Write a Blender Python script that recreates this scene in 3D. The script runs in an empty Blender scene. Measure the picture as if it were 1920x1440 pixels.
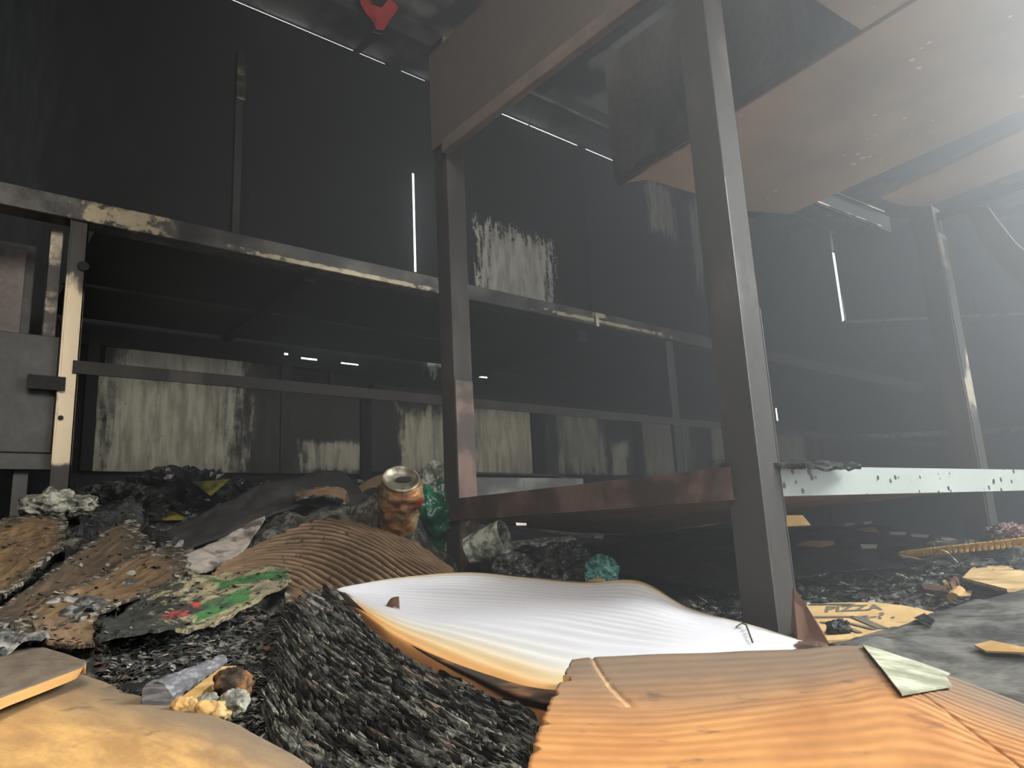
import bpy, math, random
import numpy as np
from mathutils import Vector, Matrix, noise as mn
from mathutils.bvhtree import BVHTree

SC = bpy.context.scene
COL = SC.collection
random.seed(7)
# ------------------------------------------------------------------ camera
# room axes: X runs along the long sheet-metal wall, Y points at it, Z up, floor at z = 0
F = 1340.0
EYE = np.array([0.0, 0.0, 0.22])
_up = np.array([-330.0, 6520.0, -F]); _up /= np.linalg.norm(_up)
_x = np.array([1640.0, -185.0, -F]); _x -= _x.dot(_up) * _up; _x /= np.linalg.norm(_x)
_y = np.cross(_up, _x)
ROT = np.stack([_x, _y, _up])
cam_data = bpy.data.cameras.new('camera')
cam = bpy.data.objects.new('camera', cam_data); COL.objects.link(cam)
cam_data.sensor_width = 36.0
cam_data.lens = F / 1920.0 * 36.0
cam_data.clip_start = 0.02
cam.matrix_world = Matrix.Translation(Vector(EYE)) @ Matrix([list(r) for r in ROT]).to_4x4()
SC.camera = cam

# ------------------------------------------------------------------ world, light, exposure
world = bpy.data.worlds.new('daylight'); SC.world = world
world.use_nodes = True
bg = world.node_tree.nodes['Background']
bg.inputs['Color'].default_value = (0.86, 0.95, 1.0, 1)
bg.inputs['Strength'].default_value = 6.0

def area(name, loc, aim, sx, sy, power, color):
    l = bpy.data.lights.new(name, 'AREA'); l.shape = 'RECTANGLE'; l.size = sx; l.size_y = sy
    l.energy = power; l.color = color
    o = bpy.data.objects.new(name, l); COL.objects.link(o)
    o.location = loc
    o.rotation_euler = (Vector(aim) - Vector(loc)).to_track_quat('-Z', 'Y').to_euler()
    o['kind'] = 'helper'
    return o
area('hatch_daylight', (-0.25, -0.55, 1.25), (0.35, 0.35, 0.1), 0.6, 0.5, 26.0, (1.0, 0.93, 0.84))
area('doorway_daylight', (1.55, -0.50, 1.15), (0.80, 0.8, 0.95), 0.6, 0.6, 92.0, (0.90, 0.97, 1.0))

area('under_shelf_fill', (1.7, -0.80, 0.17), (1.1, 0.8, 0.22), 0.9, 0.14, 9.0, (0.95, 0.97, 1.0))  # added fill lamp under the lower shelf, standing in for bounced light

SC.view_settings.view_transform = 'Standard'
SC.view_settings.look = 'None'
SC.view_settings.exposure = 0.0
SC.view_settings.gamma = 1.0
SC.view_settings.use_curve_mapping = False
SC.cycles.max_bounces = 6
SC.cycles.volume_bounces = 0
SC.cycles.transparent_max_bounces = 8

# ------------------------------------------------------------------ measuring helpers
def ray(px, py):
    return ROT @ np.array([px - 960.0, 720.0 - py, -F])
def S(px, py, r):                       # point at horizontal distance r
    d = ray(px, py); return EYE + d * r / math.hypot(d[0], d[1])
def at(px, py, ax, v):                  # point on an axis plane
    d = ray(px, py); return EYE + d * (v - EYE[ax]) / d[ax]

# ------------------------------------------------------------------ material helper
class G:
    def __init__(s, name, rough=0.7, metal=0.0, spec=0.4):
        s.m = bpy.data.materials.new(name); s.m.use_nodes = True
        s.t = s.m.node_tree; s.b = s.t.nodes['Principled BSDF']
        s.b.inputs['Roughness'].default_value = rough
        s.b.inputs['Metallic'].default_value = metal
        s.b.inputs['Specular IOR Level'].default_value = spec
    def node(s, ty, **kw):
        n = s.t.nodes.new(ty)
        for k, v in kw.items(): setattr(n, k, v)
        return n
    def put(s, sock, v):
        if isinstance(v, bpy.types.NodeSocket): s.t.links.new(v, sock)
        elif v is not None:
            if hasattr(sock.default_value, '__len__') and len(sock.default_value) == 4 and len(v) == 3: v = (*v, 1)
            sock.default_value = v
    def vec(s, kind='Object', scale=(1, 1, 1), rot=(0, 0, 0), loc=(0, 0, 0)):
        if kind == 'World': o = s.node('ShaderNodeNewGeometry').outputs['Position']
        else: o = s.node('ShaderNodeTexCoord').outputs[kind]
        mp = s.node('ShaderNodeMapping')
        s.put(mp.inputs['Vector'], o); mp.inputs['Scale'].default_value = scale
        mp.inputs['Rotation'].default_value = rot; mp.inputs['Location'].default_value = loc
        return mp.outputs[0]
    def noise(s, scale, detail=4, rough=0.55, vec=None, dist=0.0):
        n = s.node('ShaderNodeTexNoise')
        s.put(n.inputs['Vector'], vec if vec is not None else s.vec())
        n.inputs['Scale'].default_value = scale; n.inputs['Detail'].default_value = detail
        n.inputs['Roughness'].default_value = rough; n.inputs['Distortion'].default_value = dist
        return n.outputs['Fac']
    def wave(s, scale, vec, dist=0.0, dscale=1.0, direction='X'):
        n = s.node('ShaderNodeTexWave', bands_direction=direction)
        s.put(n.inputs['Vector'], vec); n.inputs['Scale'].default_value = scale
        n.inputs['Distortion'].default_value = dist; n.inputs['Detail Scale'].default_value = dscale
        return n.outputs['Fac']
    def voro(s, scale, vec=None, feature='F1'):
        n = s.node('ShaderNodeTexVoronoi', feature=feature)
        s.put(n.inputs['Vector'], vec if vec is not None else s.vec()); n.inputs['Scale'].default_value = scale
        return n.outputs['Distance']
    def M(s, op, a, b=None, clamp=False):
        n = s.node('ShaderNodeMath', operation=op); n.use_clamp = clamp
        s.put(n.inputs[0], a); s.put(n.inputs[1], b); return n.outputs[0]
    def rng(s, f, a, b, c=0.0, d=1.0):
        n = s.node('ShaderNodeMapRange'); n.clamp = True; n.interpolation_type = 'SMOOTHSTEP'
        s.put(n.inputs[0], f)
        for i, v in enumerate((a, b, c, d)): n.inputs[i + 1].default_value = v
        return n.outputs[0]
    def sep(s, v):
        n = s.node('ShaderNodeSeparateXYZ'); s.put(n.inputs[0], v); return n.outputs
    def mix(s, f, a, b):
        n = s.node('ShaderNodeMix', data_type='RGBA')
        s.put(n.inputs['Factor'], f); s.put(n.inputs[6], a); s.put(n.inputs[7], b); return n.outputs[2]
    def ramp(s, f, stops):
        n = s.node('ShaderNodeValToRGB'); s.put(n.inputs[0], f); e = n.color_ramp.elements
        while len(e) < len(stops): e.new(0.5)
        for el, (p, c) in zip(e, stops): el.position = p; el.color = (*c, 1)
        return n.outputs[0]
    def color(s, c): s.put(s.b.inputs['Base Color'], c); return s
    def bump(s, h, strength=0.5, dist=0.01):
        n = s.node('ShaderNodeBump'); n.inputs['Strength'].default_value = strength
        n.inputs['Distance'].default_value = dist; s.put(n.inputs['Height'], h)
        s.put(s.b.inputs['Normal'], n.outputs[0]); return s
    def patches(s, rects, vec, a='X', b='Z', amp=0.6, nz=None):
        """mask that is 1 inside ragged rectangles (ca, cb, ha, hb)"""
        xyz = s.sep(vec); A, B = xyz[a], xyz[b]; tot = None
        for ca, cb, ha, hb in rects:
            u = s.M('DIVIDE', s.M('ABSOLUTE', s.M('SUBTRACT', A, ca)), ha)
            v = s.M('DIVIDE', s.M('ABSOLUTE', s.M('SUBTRACT', B, cb)), hb)
            k = s.M('SUBTRACT', 1.0, s.M('MAXIMUM', u, v))
            tot = k if tot is None else s.M('MAXIMUM', tot, k)
        if nz is not None: tot = s.M('ADD', tot, s.M('MULTIPLY', s.M('SUBTRACT', nz, 0.5), amp))
        return tot

def mottled(name, dark, pale, lo=0.45, hi=0.65, scale=20, stretch=(1, 1, 1), rough=0.7, metal=0.0, spec=0.4, bump=0.3, bdist=0.002, fine=90):
    g = G(name, rough, metal, spec)
    n = g.noise(scale, 6, 0.6, g.vec(scale=stretch)); k = g.rng(n, lo, hi)
    f = g.noise(fine, 3)
    c = g.mix(k, dark, pale)
    c = g.mix(g.rng(f, 0.35, 0.75, 0, 0.35), c, tuple(x * 0.45 for x in dark))
    return g.color(c).bump(g.M('ADD', n, g.M('MULTIPLY', f, 0.5)), bump, bdist).m

M = {}
M['wrap'] = mottled('pale_crinkled_plastic', (0.16, 0.18, 0.15), (0.62, 0.66, 0.58), 0.42, 0.62, scale=70, rough=0.25, bump=0.8, bdist=0.005)
M['film'] = mottled('smoky_crinkled_film', (0.05, 0.05, 0.047), (0.34, 0.34, 0.31), 0.48, 0.66, scale=60, rough=0.22, spec=0.6, bump=0.9, bdist=0.006)
M['soot'] = mottled('soot_black', (0.016, 0.0165, 0.017), (0.030, 0.029, 0.028), scale=6, rough=0.75, spec=0.25)
M['soot2'] = mottled('soot_grey', (0.035, 0.034, 0.033), (0.075, 0.07, 0.065), scale=9, rough=0.7)
M['post'] = mottled('smoked_steel', (0.05, 0.046, 0.042), (0.115, 0.10, 0.09), 0.5, 0.75, scale=14, stretch=(1, 1, 0.35), rough=0.75, metal=0.0, spec=0.2)
M['rust'] = mottled('scorched_brown_steel', (0.05, 0.035, 0.027), (0.16, 0.10, 0.075), 0.42, 0.6, scale=16, rough=0.6, metal=0.1)
M['bare'] = mottled('worn_bare_metal', (0.05, 0.045, 0.04), (0.42, 0.36, 0.27), 0.47, 0.56, scale=9, stretch=(1, 1, 1), rough=0.42, metal=0.35)
M['panelgrey'] = mottled('smoked_grey_sheet', (0.05, 0.049, 0.046), (0.075, 0.07, 0.066), scale=10, rough=0.55)
M['plank'] = mottled('smoked_plank', (0.155, 0.135, 0.12), (0.20, 0.165, 0.145), scale=5, rough=0.6)
M['char'] = mottled('char', (0.012, 0.012, 0.012), (0.09, 0.09, 0.082), 0.52, 0.72, scale=35, rough=0.55, bump=0.9, bdist=0.006, fine=160)
M['rubble'] = mottled('rubble_ash', (0.018, 0.018, 0.016), (0.15, 0.145, 0.115), 0.42, 0.62, scale=55, rough=0.85, bump=0.9, bdist=0.005, fine=200)
M['ash'] = mottled('ash_grey', (0.05, 0.05, 0.047), (0.28, 0.27, 0.235), 0.46, 0.62, scale=60, rough=0.85, bump=0.9, bdist=0.004, fine=220)
M['blackfilm'] = mottled('black_plastic_film', (0.010, 0.010, 0.012), (0.035, 0.035, 0.038), scale=12, rough=0.28, spec=0.5, bump=0.5, bdist=0.01)
M['yellowbit'] = mottled('sooty_yellow_film', (0.03, 0.03, 0.012), (0.22, 0.19, 0.03), 0.4, 0.6, scale=25, rough=0.45)

def rail_mat():
    g = G('rail_paint', 0.45, 0.25)
    v = g.vec('World')
    n = g.noise(9, 6, 0.6, v); f = g.noise(55, 4, 0.6, v)
    c = g.mix(g.rng(n, 0.42, 0.62), (0.025, 0.024, 0.022), (0.085, 0.077, 0.065))
    k = g.patches([(0.28, 0.895, 0.13, 0.04), (0.80, 0.875, 0.42, 0.012), (1.75, 0.885, 0.5, 0.01), (1.7, 0.91, 0.06, 0.02)], v, amp=1.6, nz=g.noise(38, 4, 0.6, v))
    c = g.mix(g.rng(k, 0.35, 0.6), c, (0.38, 0.32, 0.21))
    c = g.mix(g.rng(f, 0.55, 0.7, 0, 0.8), c, (0.03, 0.028, 0.025))
    return g.color(c).bump(f, 0.3, 0.002).m
M['rail'] = rail_mat()

def leg_mat():
    g = G('leg_paint', 0.4, 0.3)
    v = g.vec('World')
    z = g.sep(v)['Z']
    n = g.noise(22, 5, 0.6, g.vec('World', (1, 1, 0.4)))
    k = g.M('ADD', g.M('MULTIPLY', g.rng(z, 0.36, 0.40), g.rng(z, 0.80, 0.70)), g.M('MULTIPLY', g.M('SUBTRACT', n, 0.5), 2.2))
    c = g.mix(g.rng(k, 0.45, 0.85), (0.035, 0.03, 0.026), (0.62, 0.50, 0.34))
    return g.color(c).bump(n, 0.3, 0.003).m
M['leg'] = leg_mat()

def wall_mat(name, rects, dark, pale, amp=0.9, lo=0.05, hi=0.22):
    g = G(name, 0.7, 0.0, 0.3)
    v = g.vec('World')
    st = g.noise(13, 6, 0.7, g.vec('World', (3.2, 1, 0.5)))
    mo = g.noise(60, 6, 0.75, v)
    nz = g.M('ADD', g.M('MULTIPLY', st, 0.55), g.M('MULTIPLY', mo, 0.45))
    base = g.mix(g.rng(st, 0.4, 0.7), dark, tuple(x * 1.7 for x in dark))
    k = g.patches(rects, v, amp=amp * 2.2, nz=nz)
    c = g.mix(g.rng(k, lo, hi), base, g.mix(g.rng(st, 0.4, 0.62), tuple(x * 0.55 for x in pale), pale))
    sp = g.rng(mo, 0.6, 0.68, 0, 0.8)
    c = g.mix(sp, c, (0.03, 0.03, 0.026))
    line = g.wave(6.5, v, 0.3, 1.0, 'Z')
    return g.color(c).bump(g.M('ADD', g.M('MULTIPLY', line, 0.25), mo), 0.25, 0.003).m
M['wall'] = wall_mat('sooted_wall_sheet', [(1.99, 1.36, 0.24, 0.20), (3.09, 1.95, 0.13, 0.17), (3.37, 1.82, 0.07, 0.3), (1.53, 0.98, 0.05, 0.14)],
                     (0.011, 0.0115, 0.012), (0.85, 0.84, 0.72), 1.5)
M['endwall'] = wall_mat('sooted_end_sheet', [(5.2, 1.95, 0.7, 0.16), (4.95, 1.62, 0.10, 0.05), (4.85, 1.40, 0.5, 0.10)], (0.022, 0.022, 0.022), (0.085, 0.085, 0.078))
M['ceiling'] = mottled('smoked_ceiling', (0.035, 0.034, 0.033), (0.42, 0.41, 0.37), 0.44, 0.58, scale=4.2, rough=0.8)

def speck_sheet(name, base, tint, speck, rough=0.5, metal=0.0, dens=0.06, scale=70, dark=False):
    g = G(name, rough, metal)
    n = g.noise(3.5, 4); f = g.noise(60, 4)
    c = g.mix(g.rng(n, 0.35, 0.65), base, tint)
    d = g.voro(scale); c = g.mix(g.rng(g.M('ADD', d, g.M('MULTIPLY', g.M('SUBTRACT', g.noise(9, 3), 0.5), -0.9)), dens, dens + 0.05, 1, 0), c, speck)
    return g.color(c).bump(f, 0.15, 0.002).m
M['plate'] = speck_sheet('scorched_shelf_board', (0.30, 0.235, 0.175), (0.50, 0.37, 0.25), (0.65, 0.6, 0.5), dens=0.02, scale=38)
M['silver'] = speck_sheet('galvanised_beam', (0.29, 0.325, 0.30), (0.38, 0.41, 0.37), (0.03, 0.03, 0.03), 0.4, 0.2, dens=0.17, scale=60)

def cardboard(name, base, light, stripe=(0, 0), scorch=0.0, uv=True, fade=None):
    g = G(name, 0.8, 0, 0.25)
    v = g.vec('UV'); n = g.noise(6, 5, 0.6, v); f = g.noise(160, 4, 0.6)
    c = g.mix(g.rng(n, 0.35, 0.68), base, light)
    h = f
    if stripe[0]:
        w = g.wave(stripe[0], g.vec('UV', rot=(0, 0, stripe[1])), 0.25, 2.0)
        c = g.mix(g.M('MULTIPLY', w, 0.35), c, tuple(x * 0.62 for x in base)); h = g.M('ADD', w, g.M('MULTIPLY', f, 0.3))
    if scorch > 0.1:
        sk = g.noise(3, 6, 0.7, g.vec('UV', (1.2, 9, 1))); c = g.mix(g.rng(sk, 0.42, 0.66, 0, 0.85), c, (0.035, 0.028, 0.02))
    if scorch:
        xy = g.sep(v)
        e = g.M('MINIMUM', g.M('MINIMUM', xy['X'], g.M('SUBTRACT', 1, xy['X'])), g.M('MINIMUM', xy['Y'], g.M('SUBTRACT', 1, xy['Y'])))
        e = g.M('ADD', e, g.M('MULTIPLY', g.M('SUBTRACT', g.noise(5, 5, 0.6, v), 0.5), scorch * 1.6))
        c = g.mix(g.rng(e, 0.0, scorch, 1, 0), c, (0.03, 0.026, 0.022))
        if scorch > 0.1: c = g.mix(g.M('MULTIPLY', g.rng(e, 0.05, scorch * 0.7, 1, 0), g.rng(g.noise(110, 5, 0.7), 0.5, 0.62)), c, (0.30, 0.28, 0.22))
    if fade: c = fade(g, v, c)
    c = g.mix(g.rng(g.noise(45, 4), 0.62, 0.75, 0, 0.55), c, (0.05, 0.045, 0.04))
    return g.color(c).bump(h, 0.35, 0.002).m
def far_fade(g, v, c):  # blends to grey-brown towards the sheet's far edge
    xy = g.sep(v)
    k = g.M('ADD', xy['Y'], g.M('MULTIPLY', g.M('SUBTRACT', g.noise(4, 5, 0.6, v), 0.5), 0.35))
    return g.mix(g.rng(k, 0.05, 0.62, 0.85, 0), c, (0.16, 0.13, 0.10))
def fadeR(g, v, c):
    c = far_fade(g, v, c); xy = g.sep(v); U, V = xy['X'], xy['Y']
    def ln(e, cond): return g.M('MULTIPLY', g.rng(g.M('ABSOLUTE', e), 0.0025, 0.006, 1, 0), cond)
    a = ln(g.M('SUBTRACT', g.M('SUBTRACT', U, 0.085), g.M('MULTIPLY', V, 0.16)), g.M('LESS_THAN', V, 0.34))
    b = ln(g.M('SUBTRACT', V, 0.335), g.M('LESS_THAN', g.M('ABSOLUTE', g.M('SUBTRACT', U, 0.43)), 0.31))
    d = ln(g.M('SUBTRACT', g.M('SUBTRACT', U, 0.72), g.M('MULTIPLY', g.M('SUBTRACT', V, 0.33), 0.55)), g.M('GREATER_THAN', V, 0.33))
    return g.mix(g.M('MULTIPLY', g.M('MAXIMUM', a, g.M('MAXIMUM', b, d)), 0.6), c, (0.68, 0.44, 0.22))
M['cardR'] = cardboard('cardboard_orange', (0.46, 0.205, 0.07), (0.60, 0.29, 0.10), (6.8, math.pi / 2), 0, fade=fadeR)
M['cardL'] = cardboard('cardboard_dusty', (0.42, 0.24, 0.095), (0.66, 0.39, 0.14), (0, 0), 0, fade=far_fade)
M['cardedge'] = G('cardboard_cut_edge', 0.8).color((0.62, 0.33, 0.11)).m
M['cardB'] = cardboard('cardboard_brown_scorched', (0.13, 0.082, 0.043), (0.23, 0.145, 0.075), (0, 0), 0.22)
M['cardC'] = cardboard('cardboard_corrugated', (0.13, 0.085, 0.048), (0.22, 0.145, 0.085), (0, 0), 0.06)
def corr_mat():
    g = G('ribbed_cardboard', 0.8, 0, 0.2)
    v = g.vec('UV'); xy = g.sep(v)
    sn = g.M('SINE', g.M('MULTIPLY', g.M('SUBTRACT', xy['Y'], g.M('MULTIPLY', xy['X'], 1.05)), 94.2478))
    c = g.mix(g.rng(g.noise(5, 5, 0.6, v), 0.35, 0.68), (0.14, 0.09, 0.05), (0.26, 0.17, 0.10))
    c = g.mix(g.rng(sn, -0.2, 0.75, 0.85, 0), c, (0.035, 0.024, 0.016))  # groove shade between the ribs painted into the colour
    c = g.mix(g.rng(g.noise(24, 4, 0.7, v), 0.60, 0.66, 0, 0.9), c, (0.02, 0.02, 0.017))
    return g.color(c).bump(g.noise(90, 3), 0.3, 0.002).m
M['corr'] = corr_mat()
M['cardlit'] = mottled('cardboard_scrap', (0.48, 0.32, 0.14), (0.70, 0.52, 0.25), scale=25, rough=0.8)
M['paperscrap'] = mottled('pale_paper', (0.24, 0.24, 0.16), (0.56, 0.57, 0.43), 0.35, 0.6, scale=30, rough=0.85)
M['whitescrap'] = mottled('white_scrap', (0.86, 0.85, 0.78), (0.93, 0.92, 0.86), scale=30, rough=0.8)

def paper_mat():
    g = G('paper_white', 0.75, 0, 0.3)
    v = g.vec('UV'); xy = g.sep(v)
    nz = g.M('MULTIPLY', g.M('SUBTRACT', g.noise(7, 4, 0.6, v), 0.5), 0.05)
    e = g.M('ADD', g.M('SUBTRACT', 1.0, xy['Y']), nz)          # distance from the near edge
    e2 = g.M('ADD', g.M('ADD', xy['Y'], g.M('MULTIPLY', nz, 0.6)), 0.0)
    c1 = g.ramp(e, [(0.0, (0.03, 0.02, 0.015)), (0.035, (0.28, 0.12, 0.04)), (0.075, (0.80, 0.40, 0.12)), (0.13, (0.83, 0.62, 0.33)), (0.20, (0.82, 0.80, 0.72)), (0.30, (0.80, 0.80, 0.82))])
    c2 = g.ramp(e2, [(0.0, (0.15, 0.08, 0.03)), (0.02, (0.55, 0.42, 0.22)), (0.06, (0.76, 0.74, 0.66)), (0.12, (0.80, 0.80, 0.82))])
    n = g.node('ShaderNodeMix', data_type='RGBA', blend_type='MULTIPLY'); n.inputs[0].default_value = 1
    g.put(n.inputs[6], c1); g.put(n.inputs[7], g.mix(0.0, c2, (1, 1, 1)))
    d = g.voro(26, v); d2 = g.rng(g.M('SUBTRACT', d, g.M('MULTIPLY', g.rng(g.noise(11, 2, 0.5, v), 0.55, 0.7), 0.06)), 0.0, 0.02, 1, 0)
    return g.color(g.mix(d2, n.outputs[2], (0.25, 0.2, 0.17))).m
M['paper'] = paper_mat()

def pages_mat():
    g = G('charred_page_layers', 0.5, 0, 0.4)
    n = g.noise(4, 6, 0.75, g.vec('UV', (5, 14, 1)), 0.2)
    f = g.noise(150, 5, 0.7)
    c = g.ramp(n, [(0.0, (0.006, 0.006, 0.006)), (0.40, (0.012, 0.012, 0.011)), (0.46, (0.08, 0.08, 0.07)), (0.58, (0.20, 0.20, 0.17)), (0.72, (0.40, 0.38, 0.31))])  # char and ash tones, with ridge highlights and crevice shade painted in
    return g.color(c).bump(g.M('ADD', n, g.M('MULTIPLY', f, 0.6)), 1.0, 0.004).m
M['pages'] = pages_mat()

def print_mat():
    g = G('printed_carton', 0.75)
    v = g.vec('UV'); n = g.noise(12, 6, 0.7, v); f = g.noise(60, 5, 0.7)
    c = g.mix(g.rng(n, 0.35, 0.6), (0.20, 0.17, 0.09), (0.33, 0.29, 0.17))
    nz = g.noise(14, 3, 0.5, v)
    gr = g.patches([(0.80, 0.32, 0.20, 0.16), (0.62, 0.70, 0.16, 0.14)], v, 'X', 'Y', 0.5, nz)
    c = g.mix(g.rng(gr, 0.05, 0.2), c, (0.05, 0.155, 0.045))
    rd = g.patches([(0.42, 0.60, 0.11, 0.10)], v, 'X', 'Y', 0.3, nz)
    c = g.mix(g.rng(rd, 0.05, 0.15), c, (0.32, 0.05, 0.035))
    k = g.M('ADD', g.rng(g.sep(v)['X'], 0.05, 0.75, 0.5, 0), g.M('MULTIPLY', g.M('SUBTRACT', f, 0.5), 1.6))
    c = g.mix(g.rng(g.noise(9, 5, 0.7, v), 0.50, 0.58, 0, 0.75), c, (0.045, 0.048, 0.035))
    c = g.mix(g.rng(k, 0.10, 0.28), c, (0.03, 0.032, 0.026))
    return g.color(c).bump(g.M('ADD', n, f), 0.7, 0.005).m
M['print'] = print_mat()

def can_mat():
    g = G('burnt_can_print', 0.3, 0.55)
    v = g.vec('UV'); n = g.noise(6, 5, 0.65, v)
    c = g.ramp(n, [(0.28, (0.03, 0.025, 0.02)), (0.40, (0.10, 0.06, 0.03)), (0.46, (0.30, 0.13, 0.05)), (0.54, (0.50, 0.24, 0.08)), (0.58, (0.50, 0.45, 0.28)), (0.64, (0.10, 0.13, 0.05)), (0.72, (0.46, 0.42, 0.28))])
    rd = g.patches([(0.62, 0.28, 0.035, 0.09)], v, 'X', 'Y', 0.2, n)
    c = g.mix(g.rng(rd, 0.02, 0.12), c, (0.6, 0.05, 0.04))
    return g.color(c).bump(n, 0.6, 0.004).m
M['can'] = can_mat()
M['canmetal'] = mottled('can_end_metal', (0.16, 0.14, 0.10), (0.48, 0.44, 0.33), scale=60, rough=0.4, metal=0.3)
def clear(name, col, rough=0.12, trans=0.85):
    g = G(name, rough, 0, 0.5); g.b.inputs['Transmission Weight'].default_value = trans
    g.b.inputs['IOR'].default_value = 1.3
    return g.color(col).bump(g.noise(40, 5), 0.8, 0.01).m
M['clear'] = clear('clear_plastic', (0.75, 0.77, 0.72))
M['clearsoot'] = clear('smoky_plastic', (0.35, 0.36, 0.33), 0.25, 0.6)
M['green'] = mottled('green_plastic', (0.004, 0.07, 0.035), (0.01, 0.16, 0.08), scale=18, rough=0.3)
M['teal'] = mottled('teal_film', (0.08, 0.28, 0.26), (0.3, 0.58, 0.53), scale=60, rough=0.4)
M['red'] = mottled('red_cloth', (0.50, 0.03, 0.035), (0.68, 0.05, 0.055), scale=25, rough=0.8)
M['foam'] = mottled('melted_foam', (0.10, 0.10, 0.08), (0.42, 0.41, 0.33), 0.4, 0.6, scale=50, rough=0.45, bump=0.9, bdist=0.01)
M['wood'] = mottled('charred_grey_wood', (0.10, 0.10, 0.108), (0.25, 0.245, 0.26), scale=60, stretch=(1, 1, 6), rough=0.8)
M['woodraw'] = mottled('raw_wood', (0.45, 0.27, 0.09), (0.65, 0.42, 0.17), scale=40, rough=0.7)
M['rope'] = mottled('yellow_rope', (0.5, 0.30, 0.06), (0.68, 0.48, 0.14), scale=120, rough=0.7)
M['wire'] = mottled('thin_wire', (0.12, 0.11, 0.09), (0.4, 0.36, 0.27), scale=60, rough=0.4, metal=0.5)
M['lip'] = mottled('pale_worn_lit_lip', (0.25, 0.22, 0.17), (0.8, 0.74, 0.58), 0.4, 0.6, scale=12, rough=0.5)  # pale tone also carries light painted onto the end-wall rails
M['rustbrown'] = mottled('russet_board', (0.14, 0.07, 0.045), (0.22, 0.12, 0.08), scale=20, rough=0.7)
M['ashboard'] = mottled('ash_covered_board', (0.035, 0.034, 0.03), (0.15, 0.145, 0.125), 0.38, 0.62, scale=26, rough=0.85, bump=0.6, bdist=0.004, fine=120)
M['rustlump'] = mottled('rusty_char', (0.03, 0.02, 0.012), (0.30, 0.13, 0.04), 0.4, 0.62, scale=70, rough=0.85, bump=0.9, bdist=0.006)
M['ink'] = G('dark_print', 0.75).color((0.13, 0.12, 0.085)).m
M['pizza'] = cardboard('pizza_carton', (0.50, 0.33, 0.14), (0.62, 0.42, 0.19), (0, 0), 0.03)

# ------------------------------------------------------------------ mesh helpers
class MB:
    def __init__(s): s.v = []; s.f = []; s.mi = []; s.uv = {}
    def add(s, vs, fs, mi=0):
        o = len(s.v); s.v += [tuple(map(float, p)) for p in vs]
        for f in fs: s.f.append([i + o for i in f]); s.mi.append(mi)
    def box(s, a, b, mi=0):
        x0, y0, z0 = a; x1, y1, z1 = b
        s.add([(x0, y0, z0), (x1, y0, z0), (x1, y1, z0), (x0, y1, z0), (x0, y0, z1), (x1, y0, z1), (x1, y1, z1), (x0, y1, z1)],
              [(0, 3, 2, 1), (4, 5, 6, 7), (0, 1, 5, 4), (1, 2, 6, 5), (2, 3, 7, 6), (3, 0, 4, 7)], mi)
    def bar(s, p, q, w, h, up=(0, 0, 1)):
        p, q, up = Vector(p), Vector(q), Vector(up); d = (q - p).normalized(); sd = d.cross(up).normalized(); u = sd.cross(d)
        vs = [c + sd * (w / 2) * i + u * (h / 2) * j for c in (p, q) for i, j in ((-1, -1), (1, -1), (1, 1), (-1, 1))]
        s.add(vs, [(3, 2, 1, 0), (4, 5, 6, 7), (0, 1, 5, 4), (1, 2, 6, 5), (2, 3, 7, 6), (3, 0, 4, 7)])
    def prism(s, pts, off, mi=0):
        pts = [Vector(p) for p in pts]; n = len(pts); off = Vector(off)
        s.add(pts + [p + off for p in pts], [tuple(range(n)), tuple(range(2 * n - 1, n - 1, -1))] + [(i, i + n, (i + 1) % n + n, (i + 1) % n) for i in range(n)], mi)
    def tube(s, pts, rad, n=8):
        pts = [Vector(p) for p in pts]; vs = []; fs = []
        if not hasattr(rad, '__len__'): rad = [rad] * len(pts)
        for i, p in enumerate(pts):
            d = (pts[min(i + 1, len(pts) - 1)] - pts[max(i - 1, 0)]).normalized()
            a = d.cross(Vector((0.13, 0.2, 1))).normalized(); b = d.cross(a)
            vs += [p + (a * math.cos(t) + b * math.sin(t)) * rad[i] for t in (2 * math.pi * k / n for k in range(n))]
        for i in range(len(pts) - 1):
            fs += [(i * n + k, i * n + (k + 1) % n, (i + 1) * n + (k + 1) % n, (i + 1) * n + k) for k in range(n)]
        fs += [tuple(range(n - 1, -1, -1)), tuple(range((len(pts) - 1) * n, len(pts) * n))]
        s.add(vs, fs)
    def build(s, name, mat, parent=None, smooth=False, bevel=0.0):
        me = bpy.data.meshes.new(name); me.from_pydata(s.v, [], s.f); me.update()
        for m in (mat if isinstance(mat, (list, tuple)) else [mat]): me.materials.append(m)
        me.polygons.foreach_set('material_index', s.mi)
        if s.uv:
            l = me.uv_layers.new(name='UVMap')
            for lp in me.loops: l.data[lp.index].uv = s.uv.get(lp.vertex_index, (0, 0))
        if smooth: me.polygons.foreach_set('use_smooth', [True] * len(me.polygons))
        o = bpy.data.objects.new(name, me); COL.objects.link(o)
        if parent: o.parent = parent
        if bevel:
            b = o.modifiers.new('bevel', 'BEVEL'); b.width = bevel; b.segments = 2; b.limit_method = 'ANGLE'
        return o

def tag(o, label=None, cat=None, group=None, kind=None):
    if label: o['label'] = label
    if cat: o['category'] = cat
    if group: o['group'] = group
    if kind: o['kind'] = kind
    return o
def thing(name, label, cat, group=None):
    o = bpy.data.objects.new(name, None); COL.objects.link(o); o.empty_display_size = 0.05
    return tag(o, label, cat, group)
def boxo(name, a, b, mat, parent=None, bevel=0.0):
    m = MB(); m.box(a, b); return m.build(name, mat, parent, bevel=bevel)

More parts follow.
